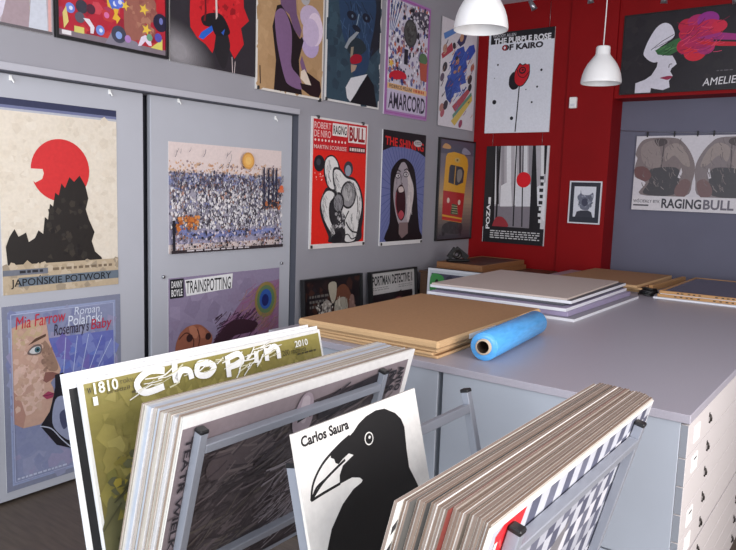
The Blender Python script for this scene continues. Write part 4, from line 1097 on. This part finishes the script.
G = 'boards piled behind the cardboard'
slab('display_board', 1.26, 2.138, 3.745, 4.98, 1.0, 1.016, M_GREYBOARD, 'pale grey board at the bottom of the beige topped pile', 'board', G, 0.004, 0.001, M_WHITEBOARD)
slab('display_board', 1.22, 2.085, 3.79, 4.96, 1.0165, 1.044, M_LILAC, 'thick lilac grey board second from the bottom of the beige topped pile', 'board', G, 0.0, 0.002, M_LILAC)
slab('display_board', 1.16, 2.062, 3.775, 4.98, 1.0445, 1.063, M_LILAC, 'bright white edged board in the middle of the beige topped pile', 'board', G, 0.022, 0.001, M_WHITEBOARD)
slab('display_board', 1.18, 2.030, 3.86, 4.97, 1.0635, 1.074, M_DARKBOARD, 'charcoal board under the white edged picture in the beige topped pile', 'board', G, 0.0, 0.001)
slab('framed_picture', 1.11, 2.045, 3.885, 5.02, 1.0745, 1.092, M_DARKBOARD, 'dark picture with white edges just below the beige board', 'picture', G, 0.030, 0.001, M_WHITEBOARD)
slab('display_board', 1.12, 2.010, 3.880, 4.98, 1.0925, 1.104, M_BEIGE, 'large beige board on top of the pile behind the cardboard', 'board', G, 0.045, 0.001, M_BEIGE)

# blue film roll
p0, p1 = Vector((2.188, 2.587, 1.0605)), Vector((2.118, 3.270, 1.0605))
d = (p1 - p0).normalized()
L = (p1 - p0).length
T = Matrix((Vector((0, 0, 1)).cross(d).normalized(), Vector((0, 0, 1)), d)).transposed().to_4x4()
T = Matrix.Translation(p0) @ Matrix((d.cross(Vector((0, 0, 1))) * -1, Vector((0, 0, 1)), d)).transposed().to_4x4()
t = empty('plastic_film_roll', T)
MB().lathe([(0.034, 0.0), (0.058, 0.0), (0.060, 0.003), (0.0602, 0.3), (0.0595, L - 0.003), (0.058, L), (0.034, L), (0.034, 0.0)], 48).build('blue_film', M_BLUE, t)
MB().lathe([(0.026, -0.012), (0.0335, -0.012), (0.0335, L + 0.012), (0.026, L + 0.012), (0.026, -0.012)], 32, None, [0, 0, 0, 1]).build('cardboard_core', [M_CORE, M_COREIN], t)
tag(t, 'roll of blue plastic film lying on the worktop beside the cardboard', 'roll')

# cardboard at the back
G = 'cardboard sheets at the far end of the worktop'
slab('cardboard_sheet', 1.42, 2.04, 5.32, 6.24, 1.0, 1.018, M_KRAFT, 'cardboard sheet at the bottom of the far brown stack', 'cardboard sheet', G, 0.0, 0.002, M_KRAFT_L)
slab('cardboard_sheet', 1.40, 2.06, 5.28, 6.22, 1.0185, 1.036, M_KRAFT, 'cardboard sheet in the middle of the far brown stack', 'cardboard sheet', G, 0.02, 0.002, M_KRAFT_L)
slab('cardboard_sheet', 1.40, 2.05, 5.25, 6.20, 1.0365, 1.056, M_KRAFT, 'cardboard sheet on top of the far brown stack', 'cardboard sheet', G, -0.015, 0.002, M_KRAFT_L)


# wooden frames at the right
def canvas(x0, x1, y0, y1, z0, z1, label, face, fm, rz=0.0, marks=True, rim=0.022):
    cx, cy = (x0 + x1) / 2, (y0 + y1) / 2
    w_, d_ = (x1 - x0) / 2, (y1 - y0) / 2
    h_ = z1 - z0
    t = empty('framed_picture', Tm(cx, cy, z0, rz))
    mb = MB()
    mb.box(-w_, w_, -d_, -d_ + rim, 0, h_, 0, None, 0.002); mb.box(-w_, w_, d_ - rim, d_, 0, h_, 0, None, 0.002)
    mb.box(-w_, -w_ + rim, -d_ + rim, d_ - rim, 0, h_, 0, None, 0.002); mb.box(w_ - rim, w_, -d_ + rim, d_ - rim, 0, h_, 0, None, 0.002)
    if marks:
        rr = random.Random(int(x0 * 1000 + z0 * 977))
        for k in range(14):
            u = -w_ * 0.7 + k * 0.035 + rr.uniform(-0.006, 0.006)
            if k not in (5, 6):
                mb.box(u, u + 0.016, -d_ - 0.0006, -d_, h_ * 0.35, h_ * 0.7, 1)
    mb.build('frame', [fm, M_INK], t)
    MB().box(-w_ + rim * 0.9, w_ - rim * 0.9, -d_ + rim * 0.9, d_ - rim * 0.9, h_ * 0.2, h_ - 0.003, 0).build('picture_face', face, t)
    return tag(t, label, 'picture', 'wooden framed pictures lying at the right of the worktop')


M_PLUM2 = mat('dark_brown_print', (72, 48, 38), 0.5, noise=0.25, nscale=5)
M_PLUM = mat('dark_glazed_print', (78, 66, 84), 0.18, noise=0.25, nscale=5)
slab('display_board', 2.205, 2.985, 5.085, 6.20, 1.0, 1.012, M_WHITEBOARD, 'white board under the wooden framed pictures at the right', 'board', None, 0.0, 0.001)
canvas(2.225, 2.985, 5.11, 6.21, 1.0125, 1.032, 'pale wooden framed picture lying lowest, at the right of the worktop', M_WHITEBOARD, M_WOOD)
slab('display_board', 2.24, 2.97, 5.118, 6.19, 1.0325, 1.036, M_WHITEBOARD, 'thin white sheet between the two wooden framed pictures', 'board', None, 0.0, 0.0)
canvas(2.235, 2.985, 5.115, 6.21, 1.0365, 1.056, 'wooden framed dark picture lying on top, at the right of the worktop', M_PLUM, M_WOOD, 0.0)
slab('wood_batten', 2.095, 2.125, 5.45, 6.30, 1.0, 1.045, M_WOOD, 'pale wooden batten lying between the far cardboard and the framed pictures', 'batten', None, -0.05, 0.002)


def strap(loc, s, label):
    rr = random.Random(s)
    mb = MB()
    for k in range(3):
        x, y = rr.uniform(-0.02, 0.02), rr.uniform(-0.015, 0.015)
        mb.tube([(x - 0.05, y, 0.008 + 0.012 * k), (x - 0.02, y - 0.022, 0.016 + 0.012 * k), (x + 0.02, y - 0.015, 0.008 + 0.012 * k), (x + 0.05, y + 0.01, 0.010 + 0.012 * k)], 0.008, 8)
    o = mb.build('black_strap', M_BLACK)
    o.matrix_world = Tm(*loc)
    return tag(o, label, 'strap', 'black straps between the board stacks')


strap((2.145, 5.16, 1.0), 3, 'tangled black strap lying on the worktop, nearer the white board')
strap((2.13, 5.32, 1.0), 8, 'tangled black strap lying on the worktop, against the far cardboard')

# low cabinet in the far left corner with brown frames on it
mb = MB()
mb.box(0.10, 0.98, 5.37, 6.375, 0.05, 0.955, 0, None, 0.003); mb.box(0.12, 0.96, 5.39, 6.36, 0.0, 0.05, 1); mb.box(0.09, 0.99, 5.36, 6.385, 0.955, 0.972, 0, None, 0.002)
tag(mb.build('corner_cabinet', [M_DARKWOOD, M_BLACK]), 'dark low cabinet in the far left corner under the brown framed pictures', 'cabinet')
canvas(0.225, 0.70, 5.43, 6.32, 0.973, 1.014, 'brown framed picture lying under another on the corner cabinet', M_DARKWOOD, M_MIDWOOD, 0.0, False, 0.03)
canvas(0.225, 0.685, 5.44, 6.30, 1.0145, 1.060, 'dark brown framed picture on top, lying on the corner cabinet', M_PLUM2, M_MIDWOOD, 0.0, False, 0.03)
t = empty('tape_dispenser', Tm(0.335, 5.62, 1.0605, 0.9))
mb = MB()
mb.box(-0.10, 0.11, -0.03, 0.03, 0, 0.02, 0, None, 0.004)
mb.bar((0.095, 0, 0.03), (-0.02, 0, 0.115), 0.05, 0.022, 0, (0, 1, 0)); mb.bar((-0.085, 0, 0.03), (-0.02, 0, 0.115), 0.05, 0.022, 0, (0, 1, 0))
mb.build('body', M_BLACK, t)
MB().lathe([(0.022, -0.02), (0.042, -0.02), (0.042, 0.02), (0.022, 0.02), (0.022, -0.02)], 24, Tm(-0.01, 0, 0.064, 0, PI / 2)).build('tape_reel', M_HANDLE, t)
tag(t, 'black tape dispenser standing on the brown framed pictures in the corner', 'tape dispenser')

# ================================================================== framed posters standing on the floor along the left wall
def standing(A, T, fm, width, depth, label, name='framed_poster', mount=None):
    o = A.build(name, T, GLOSS)
    frame_part(o, A.w, A.h, fm, width, depth, 0.004)
    return tag(o, label, 'poster')


A = Art(0.690, 0.975, 0.012, (36, 28, 30), seed=31)
A.specks(0, 0, 1, 1, [(48, 34, 34), (30, 26, 30), (66, 42, 36), (40, 36, 40)], 120, 0.02, 0.07)
A.blob([(0.56, 0.10), (0.70, 0.06), (0.82, 0.14), (0.84, 0.30), (0.66, 0.32), (0.56, 0.22)], (112, 70, 52)); A.blob([(0.42, 0.05), (0.56, 0.04), (0.55, 0.16), (0.48, 0.20)], (176, 168, 150))
A.smalltype(0.10, 0.12, 0.42, 0.24, (104, 100, 96), 3, 0.5, 0.05)
A.blob([(0.18, 0.40), (0.24, 0.30), (0.30, 0.27), (0.31, 0.20), (0.38, 0.17), (0.45, 0.19), (0.46, 0.26), (0.50, 0.30), (0.52, 0.60), (0.2, 0.60)], (158, 150, 140)); A.blob([(0.52, 0.24), (0.58, 0.18), (0.68, 0.165), (0.74, 0.19), (0.77, 0.26), (0.78, 0.60), (0.52, 0.62)], (172, 166, 150))
A.specks(0.22, 0.18, 0.50, 0.45, [(190, 184, 174), (120, 112, 106), (90, 84, 82), (200, 194, 184)], 80, 0.008, 0.022); A.streaks(0.55, 0.20, 0.76, 0.5, [(206, 200, 184), (140, 132, 120), (188, 180, 164)], 40, 0.12, 0.007, 1.5, 0.2)
A.blob([(0.79, 0.25), (0.82, 0.16), (0.88, 0.17), (0.90, 0.25), (0.97, 0.33), (0.96, 0.5), (0.82, 0.5)], (142, 112, 102)); A.specks(0.8, 0.18, 0.95, 0.45, [(160, 130, 120), (110, 82, 76)], 26, 0.01, 0.022)
lean = math.atan(0.055)
standing(A, Tm(0.075, 4.20, 0.018, PI / 2, -lean), M_BLACKFRAME, 0.014, 0.040, 'black framed dark poster of pale ghostly shapes, standing on the floor against the wall')

A = Art(0.675, 0.975, 0.012, (214, 210, 208), seed=32)
A.text('PORTMAN DETECTIVE II', 0.05, 0.03, 0.95, 0.115, (38, 34, 38), bold=0.03)
A.smalltype(0.06, 0.13, 0.40, 0.165, (150, 146, 146), 2, 0.4, 0.05); A.smalltype(0.62, 0.13, 0.94, 0.165, (150, 146, 146), 2, 0.4, 0.05)
A.rect(0.055, 0.19, 0.945, 0.95, (40, 28, 34)); A.specks(0.06, 0.2, 0.94, 0.9, [(52, 36, 40), (32, 26, 34), (60, 40, 44)], 60, 0.02, 0.06)
A.blob([(0.48, 0.28), (0.58, 0.24), (0.68, 0.25), (0.66, 0.33), (0.56, 0.34), (0.50, 0.40)], (150, 88, 88)); A.line([(0.5, 0.34), (0.47, 0.5)], 0.02, (96, 60, 60))
standing(A, Tm(0.115, 5.00, 0.018, PI / 2, -math.atan(0.08)), M_BLACKFRAME, 0.012, 0.045, 'white topped poster with black lettering in a deep black frame, standing on the floor')

A = Art(0.62, 0.975, 0.010, (196, 200, 206), seed=33)
A.rect(0.03, 0.025, 0.97, 0.98, (74, 72, 90)); A.blob([(0.03, 0.04), (0.20, 0.04), (0.25, 0.10), (0.22, 0.20), (0.03, 0.20)], (66, 142, 76))
A.blob([(0.10, 0.09), (0.14, 0.08), (0.15, 0.14), (0.11, 0.14)], (20, 30, 24)); A.specks(0.24, 0.05, 0.95, 0.4, [(96, 72, 80), (66, 66, 92), (120, 116, 128), (52, 50, 66)], 70, 0.02, 0.05); A.specks(0.03, 0.2, 0.24, 0.5, [(52, 96, 60), (40, 42, 46)], 20, 0.02, 0.05)
o = standing(A, Tm(0.575, 5.235, 0.026, 0.0, -0.04), M_WHITEFRAME, 0.018, 0.016, 'white framed picture with a green patch, leaning against the corner cabinet')
MB().box(-0.336, 0.336, 0.004, 0.03, -0.018, 0.998, 0, None, 0.002).build('backing', M_BLACKFRAME, o)

# ================================================================== display racks
SL = 0.25
ANG = math.atan(SL)
HALF, ZT, ZP = 0.252, 1.13, 1.10


def rack(xc, yc, label, dx=0.0, dy=0.0):
    """V-shaped rack of square tube: two sloping arms on a low stand, boards rest on a tray inside"""
    t = empty('display_rack', Tm(xc, yc, 0))
    zb = 0.34
    for s in (-1, 1):
        X = lambda z: s * (HALF - SL * (ZT - z)) + (dx if s > 0 else 0)
        o_ = dy if s > 0 else 0.0
        for y in (-0.38 + o_, 0.38 + o_):
            p = MB().bar((X(zb), y, zb), (X(ZP), y, ZP), 0.025, 0.025, 0, (1, 0, 0), 0.002).build('post', M_TUBE, t)
            e = ZP
            MB().bar((X(e - 0.004), y, e - 0.004), (X(e + 0.008), y, e + 0.008), 0.0275, 0.0275, 0, (1, 0, 0), 0.003).build('end_cap', M_BLACK, p)
        for z in (1.052, 0.68):
            MB().bar((X(z), -0.367 + o_, z), (X(z), 0.367 + o_, z), 0.025, 0.025, 0, (s * SL, 0, 1), 0.002).build('cross_rail', M_TUBE, t)
        MB().bar((X(0.354), -0.43, 0.354), (X(0.354), 0.44, 0.354), 0.025, 0.025, 0, (0, 0, 1), 0.002).build('cross_rail', M_TUBE, t)
    for y in (-0.38, 0.38):
        MB().box(-0.085, 0.085, y - 0.013, y + 0.013, 0.315, 0.341, 0, None, 0.002).build('shoulder_bar', M_TUBE, t)
        MB().box(-0.013, 0.013, y - 0.013, y + 0.013, 0.03, 0.315, 0, None, 0.002).build('leg', M_TUBE, t)
        MB().box(-0.26, 0.26, y - 0.016, y + 0.016, 0.0, 0.03, 0, None, 0.002).build('foot', M_TUBE, t)
    MB().box(-0.012, 0.012, -0.367, 0.367, 0.17, 0.195, 0, None, 0.002).build('stretcher', M_TUBE, t)
    MB().box(-0.100, 0.100, -0.50, 0.50, 0.582, 0.596, 0, None, 0.002).build('tray', M_TUBE, t)
    return tag(t, label, 'rack', 'V shaped steel display racks')


XA, XB = 1.960, 2.760
rack(XA, 1.466, 'grey steel rack holding the green gold board and the left pack of boards')
rack(XB, 1.458, 'grey steel rack holding the black bird board and the right pack of boards', 0.009, 0.048)


def arm_T(xc, side, off, ztop, h, y, dx=0.0):
    """placement of a board of slanted height h lying along an arm; off = distance of its face from the arm's centre line, into the rack"""
    s = 1 if side == 'right' else -1
    # a point on the arm at height ztop, moved off along the normal towards the rack's middle
    n = Vector((-s * math.cos(ANG), 0, math.sin(ANG)))
    upv = Vector((s * math.sin(ANG), 0, math.cos(ANG)))
    p = Vector((xc + s * (HALF - SL * (ZT - ztop)), y, ztop))
    P = p + n * off
    P = P - upv * ((P.z - ztop) / upv.z)
    P = P - upv * h + Vector((dx, 0, 0))
    return Tm(P.x, P.y, P.z, PI / 2, ANG if side == 'right' else -ANG)


def plain_board(w_, h_, t_, face, core, paper=0.0011):
    """mounted print: dark core, pale paper on both sides"""
    mb = MB()
    f = paper
    mb.box(-w_ / 2, w_ / 2, -t_ + f, -0.0004, 0, h_, 0, None, 0, core)
    mb.box(-w_ / 2, w_ / 2, -t_, -t_ + f, 0, h_, 0, None, 0, face)
    mb.box(-w_ / 2, w_ / 2, -0.0004, 0, 0, h_, 0, None, 0, (200, 192, 184))
    return mb


# --- left arm of the left rack: green gold board and two boards behind it
def top_h(z):
    return (z - 0.612) / math.cos(ANG)


G = 'boards leaning on the left arm of the left rack'
hh = top_h(1.168)
A = Art(1.0, hh, 0.010, (232, 232, 232), (226, 226, 226), seed=40)
A.rect(0.013, 0.075, 0.97, 0.97, (24, 24, 26))
o = A.build('poster_board', arm_T(XA, 'left', 0.0245, 1.168, hh, 1.497))
tag(o, 'white edged board with a black print, at the back of the left pack', 'board', G)
o = plain_board(1.0, top_h(1.160), 0.010, (234, 234, 234), (226, 226, 226)).build('poster_board', PRINT); o.matrix_world = arm_T(XA, 'left', 0.0365, 1.160, top_h(1.160), 1.534)
tag(o, 'white board between the black print and the green gold board', 'board', G)
hh = top_h(1.150)
A = Art(1.0, hh, 0.010, (226, 226, 222), (228, 228, 228), seed=41)
A.rect(0.009, 0.022, 0.990, 1.0, (142, 132, 74))
V = lambda s: (s + 0.012) / hh
for i in range(16):
    f = i / 15
    A.rect(0.009, 0.022 + 0.978 * f * 0.6, 0.990, 1.0, tuple(int(a + (b - a) * f) for a, b in zip((150, 140, 78), (112, 104, 58))))
A.specks(0.045, 0.09, 0.96, 0.6, [(148, 138, 78), (138, 128, 72), (156, 146, 86), (130, 122, 66)], 260, 0.012, 0.05)
A.blob([(0.02, 0.66), (0.05, 0.58), (0.12, 0.50), (0.20, 0.42), (0.32, 0.36), (0.5, 0.34), (0.7, 0.4), (0.985, 0.38), (0.985, 1.0), (0.02, 1.0)], (98, 96, 66))
A.specks(0.05, 0.42, 0.95, 1.0, [(128, 118, 58), (100, 100, 70), (88, 88, 64), (116, 112, 60), (106, 104, 78), (134, 124, 60)], 520, 0.006, 0.026)
A.specks(0.06, 0.46, 0.3, 0.60, [(150, 136, 58), (156, 142, 66), (140, 128, 60)], 60, 0.006, 0.02)
A.streaks(0.02, 0.5, 0.6, 0.98, [(66, 64, 46), (78, 76, 54)], 26, 0.10, 0.005, -0.5, 0.4)
A.text('w', 0.014, V(0.012), 0.028, V(0.030), (52, 46, 34)); A.text('1810', 0.034, V(0.002), 0.110, V(0.034), (236, 236, 230), bold=0.02)
A.text('roku', 0.118, V(0.006), 0.160, V(0.022), (96, 88, 56)); A.text('urodził się', 0.072, V(0.030), 0.185, V(0.044), (84, 76, 48)); A.smalltype(0.15, V(0.048), 0.20, V(0.058), (84, 76, 48), 1, 0.7, 0.02)
W_ = (246, 246, 244)
for c in ([(0.27, 0.012), (0.215, 0.004), (0.17, 0.03), (0.19, 0.062), (0.26, 0.058)], [(0.31, -0.004), (0.305, 0.05), (0.33, 0.024), (0.36, 0.03), (0.365, 0.056)],
          [(0.44, 0.018), (0.40, 0.016), (0.39, 0.046), (0.43, 0.056), (0.46, 0.036), (0.44, 0.018)], [(0.52, 0.01), (0.515, 0.08)], [(0.52, 0.018), (0.57, 0.012), (0.58, 0.04), (0.525, 0.048)],
          [(0.65, 0.016), (0.645, 0.056)], [(0.70, 0.014), (0.695, 0.058)], [(0.70, 0.03), (0.735, 0.014), (0.755, 0.026), (0.755, 0.06)]):
    A.curve([(u, V(s)) for u, s in c], 0.020, W_)
A.streaks(0.16, V(0.0), 0.76, V(0.062), [(240, 240, 236), (214, 210, 180), (234, 232, 222)], 46, 0.07, 0.004, -0.25, 0.3)
A.streaks(0.55, V(0.01), 0.68, V(0.07), [(238, 238, 232)], 14, 0.05, 0.005, -0.9, 0.3)
A.text('2010', 0.845, V(0.012), 0.915, V(0.036), (236, 236, 230), bold=0.02); A.text('200 rocznica', 0.775, V(0.036), 0.90, V(0.056), (70, 64, 44)); A.smalltype(0.85, V(0.058), 0.96, V(0.068), (74, 68, 48), 1, 0.6, 0.02)
A.rect(0.026, V(0.040), 0.040, V(0.064), (238, 238, 236))
o = A.build('poster_board', arm_T(XA, 'left', 0.0498, 1.150, hh, 1.530), GLOSS)
tag(o, 'green gold poster board with white brush lettering, leaning left in the rack', 'board', G)

# --- right arm of the left rack: pack of boards, dark engraving in front
def offs(i, t_):
    return i


rng = random.Random(5)
hh = 0.560
A = Art(1.0, hh, 0.005, (226, 224, 222), (220, 216, 208), seed=42)
A.rect(0.0, 0.058, 0.972, 1.0, (132, 120, 124))
A.poly([(0.06, 0.24), (0.12, 0.20), (0.5, 0.13), (0.86, 0.10), (0.88, 0.20), (0.9, 1.0), (0.05, 1.0)], (78, 70, 72))
A.specks(0.1, 0.25, 0.85, 0.97, [(70, 62, 64), (88, 80, 82), (62, 55, 58), (98, 89, 90)], 160, 0.02, 0.07, 0.6)
A.streaks(0.08, 0.2, 0.88, 1.0, [(66, 59, 62), (86, 78, 80), (100, 90, 92), (70, 63, 66), (62, 56, 58), (92, 84, 80)], 420, 0.16, 0.007, -0.35, 0.5)
A.streaks(0.35, 0.45, 0.85, 0.95, [(128, 120, 124), (112, 104, 108), (144, 136, 140), (76, 68, 72)], 260, 0.12, 0.005, -0.5, 0.5)
A.blob([(0.10, 0.28), (0.18, 0.22), (0.28, 0.22), (0.34, 0.30), (0.24, 0.38), (0.12, 0.38)], (84, 74, 76)); A.streaks(0.1, 0.22, 0.34, 0.38, [(64, 56, 60), (104, 94, 94)], 30, 0.09, 0.008, -0.3, 0.6)
A.blob([(0.40, 0.20), (0.42, 0.08), (0.45, 0.065), (0.475, 0.11), (0.49, 0.24), (0.46, 0.36), (0.42, 0.30)], (150, 136, 144)); A.blob([(0.425, 0.10), (0.445, 0.08), (0.462, 0.12), (0.46, 0.24), (0.435, 0.22)], (172, 160, 166))
A.poly([(0.50, 0.14), (0.80, 0.085), (0.86, 0.10), (0.86, 0.2), (0.52, 0.26)], (40, 34, 38)); A.streaks(0.5, 0.12, 0.86, 0.24, [(28, 24, 28), (58, 50, 54)], 40, 0.14, 0.010, -0.25, 0.2)
A.text('TEATR WIELKI', 0.012, 0.10, 0.031, 0.70, (40, 34, 38), rot=1, bold=0.02)
A.text('ANTO', 0.915, 0.085, 0.950, 0.255, (34, 28, 32), rot=1, bold=0.05); A.text('RAR', 0.868, 0.10, 0.903, 0.255, (34, 28, 32), rot=1, bold=0.05)
OFF0 = 0.0150
# the face of the front board turns away from the rack's middle, so it is nearest the arm
def right_T(xc, off_face, ztop, h, y):
    T = arm_T(xc, 'right', off_face, ztop, h, y, 0.009 if xc == XB else 0.0)
    return T


def pack(xc, n, y0, y1, ztop, hgt, thick, cores, faces, label, group, start, jitter, groups=None, gap=0.0012, back_label=None, paper=0.0011, rise=0.243):
    """boards leaning on the right arm, one behind the other into the rack"""
    off = start
    for i in range(n):
        t_ = thick(i)
        off += t_ + gap
        zt = ztop + off * rise + rng.uniform(-jitter, jitter * 0.4)
        yn = y0(i)
        L_ = 1.0 + rng.uniform(-0.008, 0.008)
        h_ = hgt + rng.uniform(-0.006, 0.0) - 0.004 - (0.006 * i if rise == 0 else 0.0)
        o = plain_board(L_, h_, t_, faces(i), cores(i), paper).build('poster_board', PRINT)
        o.matrix_world = right_T(xc, off, zt, h_, yn + L_ / 2)
        tag(o, label, 'board', group)
        if back_label and i == n - 1:
            o['label'] = back_label
            g = MB()
            for (u0, u1, v0, v1, sk) in ((0.004, 0.018, 0.075, 0.11, 0.02), (0.004, 0.018, 0.16, 0.30, 0.03), (0.003, 0.017, 0.36, 0.5, 0.02)):
                P = [((u - 0.5) * L_, -t_ - 0.0004, (1 - v) * h_) for u, v in ((u0, v0 + sk), (u1, v0), (u1, v1), (u0 + 0.002, v1 + sk))]
                k = len(g.v); g.v += P; g.face((k, k + 3, k + 2, k + 1), 0)
            g.build('print', M_INK, o)
    return off


o = A.build('poster_board', right_T(XA, OFF0 + 0.005, 1.146, hh, 1.538))
tag(o, 'poster board with a dark grey etched print and white margin, front of the left pack', 'board', 'boards leaning on the right arm of the left rack')
TH = [0.006, 0.011, 0.012, 0.005, 0.011, 0.006, 0.012, 0.007, 0.012, 0.010, 0.013, 0.008, 0.012, 0.006]
CO = [(206, 200, 190), (150, 132, 118), (188, 186, 186), (160, 140, 124), (172, 164, 150), (150, 134, 120), (186, 178, 166), (150, 134, 122), (178, 184, 194), (170, 160, 152), (176, 182, 192), (196, 196, 198)]
FA = [(222, 220, 216), (206, 200, 190), (226, 226, 228), (214, 208, 200)]
pack(XA, len(TH), lambda i: 1.038 + 0.004 * math.sin(i * 1.7), None, 1.144, 0.558, lambda i: TH[i], lambda i: CO[i % 12], lambda i: FA[i % 4],
     'pale edged poster board in the pack behind the etched print of the left rack', 'boards leaning on the right arm of the left rack', OFF0 + 0.005, 0.003, gap=0.0018, rise=0.0)

# --- left arm of the right rack: black bird board
hh = 0.60
A = Art(0.472, hh, 0.008, (228, 226, 222), (214, 208, 200), seed=43)
Q = lambda p: ((p[0] + 0.047) / 0.975, p[1] / hh)
K_ = (26, 25, 26)
body = [(0.0, 0.60), (0.0, 0.40), (0.02, 0.33), (0.053, 0.265), (0.104, 0.227), (0.203, 0.189), (0.295, 0.169), (0.36, 0.164), (0.371, 0.160), (0.355, 0.152), (0.298, 0.143), (0.205, 0.144), (0.215, 0.125), (0.247, 0.108),
        (0.335, 0.096), (0.303, 0.088), (0.255, 0.094), (0.22, 0.101), (0.20, 0.096), (0.195, 0.086), (0.173, 0.080), (0.18, 0.072), (0.224, 0.063), (0.30, 0.056), (0.362, 0.045), (0.41, 0.032), (0.474, 0.022), (0.56, 0.017), (0.633, 0.021), (0.718, 0.042),
        (0.76, 0.062), (0.778, 0.085), (0.765, 0.14), (0.761, 0.186), (0.797, 0.223), (0.85, 0.28), (0.90, 0.36), (0.92, 0.60)]
A.poly([Q(p) for p in body], K_)
A.curve([Q(p) for p in [(0.33, 0.050), (0.236, 0.062), (0.114, 0.085), (0.034, 0.116), (0.003, 0.149)]], 0.006, K_)
A.curve([Q(p) for p in [(0.003, 0.149), (0.093, 0.124), (0.20, 0.107), (0.27, 0.098)]], 0.006, K_)
A.curve([Q(p) for p in [(0.003, 0.149), (0.082, 0.146), (0.21, 0.143)]], 0.006, K_)
A.curve([Q(p) for p in [(0.003, 0.149), (0.05, 0.128), (0.11, 0.120)]], 0.005, K_)
e = Q((0.47, 0.075))
A.ell(e[0], e[1], 0.036, 0.026, (226, 224, 220)); A.ell(e[0], e[1], 0.029, 0.021, K_); A.ell(e[0] + 0.006, e[1] - 0.004, 0.010, 0.006, (224, 222, 218))
A.text('Carlos Saura', 0.045, 0.018, 0.39, 0.058, (26, 24, 26), bold=0.035)
o = A.build('poster_board', arm_T(XB, 'left', 0.0230, 1.176, hh, 1.293))
tag(o, 'white poster board with a black bird head, leaning left in the middle', 'board')

# --- right arm of the right rack: thick pack, checkered print in front
hh = 0.545
A = Art(1.0, hh, 0.005, (232, 230, 226), (222, 216, 206), seed=44)
V = lambda s: (s + 0.012) / hh
A.rect(0.012, 0.020, 0.992, 1.0, (176, 178, 186))
D1, D2 = (84, 86, 104), (100, 102, 118)
LT = [(184, 186, 194), (168, 170, 180), (202, 202, 208)]
cols = 19
cw = 0.86 / cols
rows = [0.020, 0.120, 0.215, 0.31, 0.41, 0.52, 0.64, 0.78, 0.92, 1.1]
for c in range(cols):                   # checked floor: columns upright, rows rising to the right
    u = 0.132 + c * cw
    for r in range(len(rows) - 1):
        q = lambda uu, rr: rows[rr] if rr == 0 else max(0.03, rows[rr] + 0.11 * (0.6 - uu) * min(1, rr))
        k = (c + r) % 2
        col = (D1, D2)[(c // 2 + r) % 2] if k else LT[(c * 3 + r * 2) % 3]
        A.poly([(u, q(u, r)), (u + cw, q(u + cw, r)), (u + cw, q(u + cw, r + 1)), (u, q(u, r + 1))], col, same=(c + r) > 0)
A.poly([(0.36, 0.52), (0.46, 0.40), (0.52, 0.36), (0.50, 0.50), (0.44, 0.72), (0.30, 0.72)], (120, 118, 122))
A.poly([(0.03, 0.05), (0.055, 0.020), (0.15, 0.020), (0.145, 0.10), (0.125, 0.22), (0.11, 0.5), (0.06, 0.5), (0.045, 0.16)], (206, 36, 44))
A.streaks(0.06, 0.08, 0.14, 0.4, [(226, 76, 76), (170, 26, 40), (236, 150, 140)], 24, 0.05, 0.008, 0.9, 0.5)
A.rect(0.014, 0.10, 0.035, 0.5, (44, 42, 52)); A.rect(0.035, 0.08, 0.047, 0.14, (224, 222, 220))
o = A.build('poster_board', right_T(XB, OFF0 + 0.005, 1.131, hh, 1.540))
tag(o, 'poster board with grey checks and a red patch, front of the right pack', 'board', 'boards leaning on the right arm of the right rack')
steps = [0.0, 0.0, 0.001, 0.0, 0.001, 0.002, 0.012, 0.001, 0.0, 0.0, 0.018, 0.001, 0.0, 0.002, 0.0, 0.014, 0.001, 0.0, 0.022, 0.0, 0.020]
yn, acc = [], 0.0
for s_ in steps:
    acc += s_
    yn.append(1.050 - acc)
FB = [(180, 172, 164), (226, 224, 222), (150, 140, 132), (160, 150, 142), (140, 128, 118), (206, 202, 198)]
FX = {6: (92, 84, 76), 10: (120, 52, 46), 15: (58, 60, 60), 18: (84, 84, 82), 20: (214, 212, 206)}
CB = [(126, 106, 92), (116, 98, 86), (132, 114, 102), (112, 96, 86), (124, 108, 98), (118, 100, 88), (138, 122, 112)]
pack(XB, len(steps), lambda i: yn[i], None, 1.130, 0.542, lambda i: 0.0056 if i % 4 else 0.0072, lambda i: CB[i % 7], lambda i: FX.get(i, FB[i % 6]),
     'brown edged poster board in the thick pack behind the checked print of the right rack', 'boards leaning on the right arm of the right rack', OFF0 + 0.005, 0.0018,
     gap=0.0008, paper=0.0006,
     back_label='poster board at the back of the right pack, beside the black bird board')
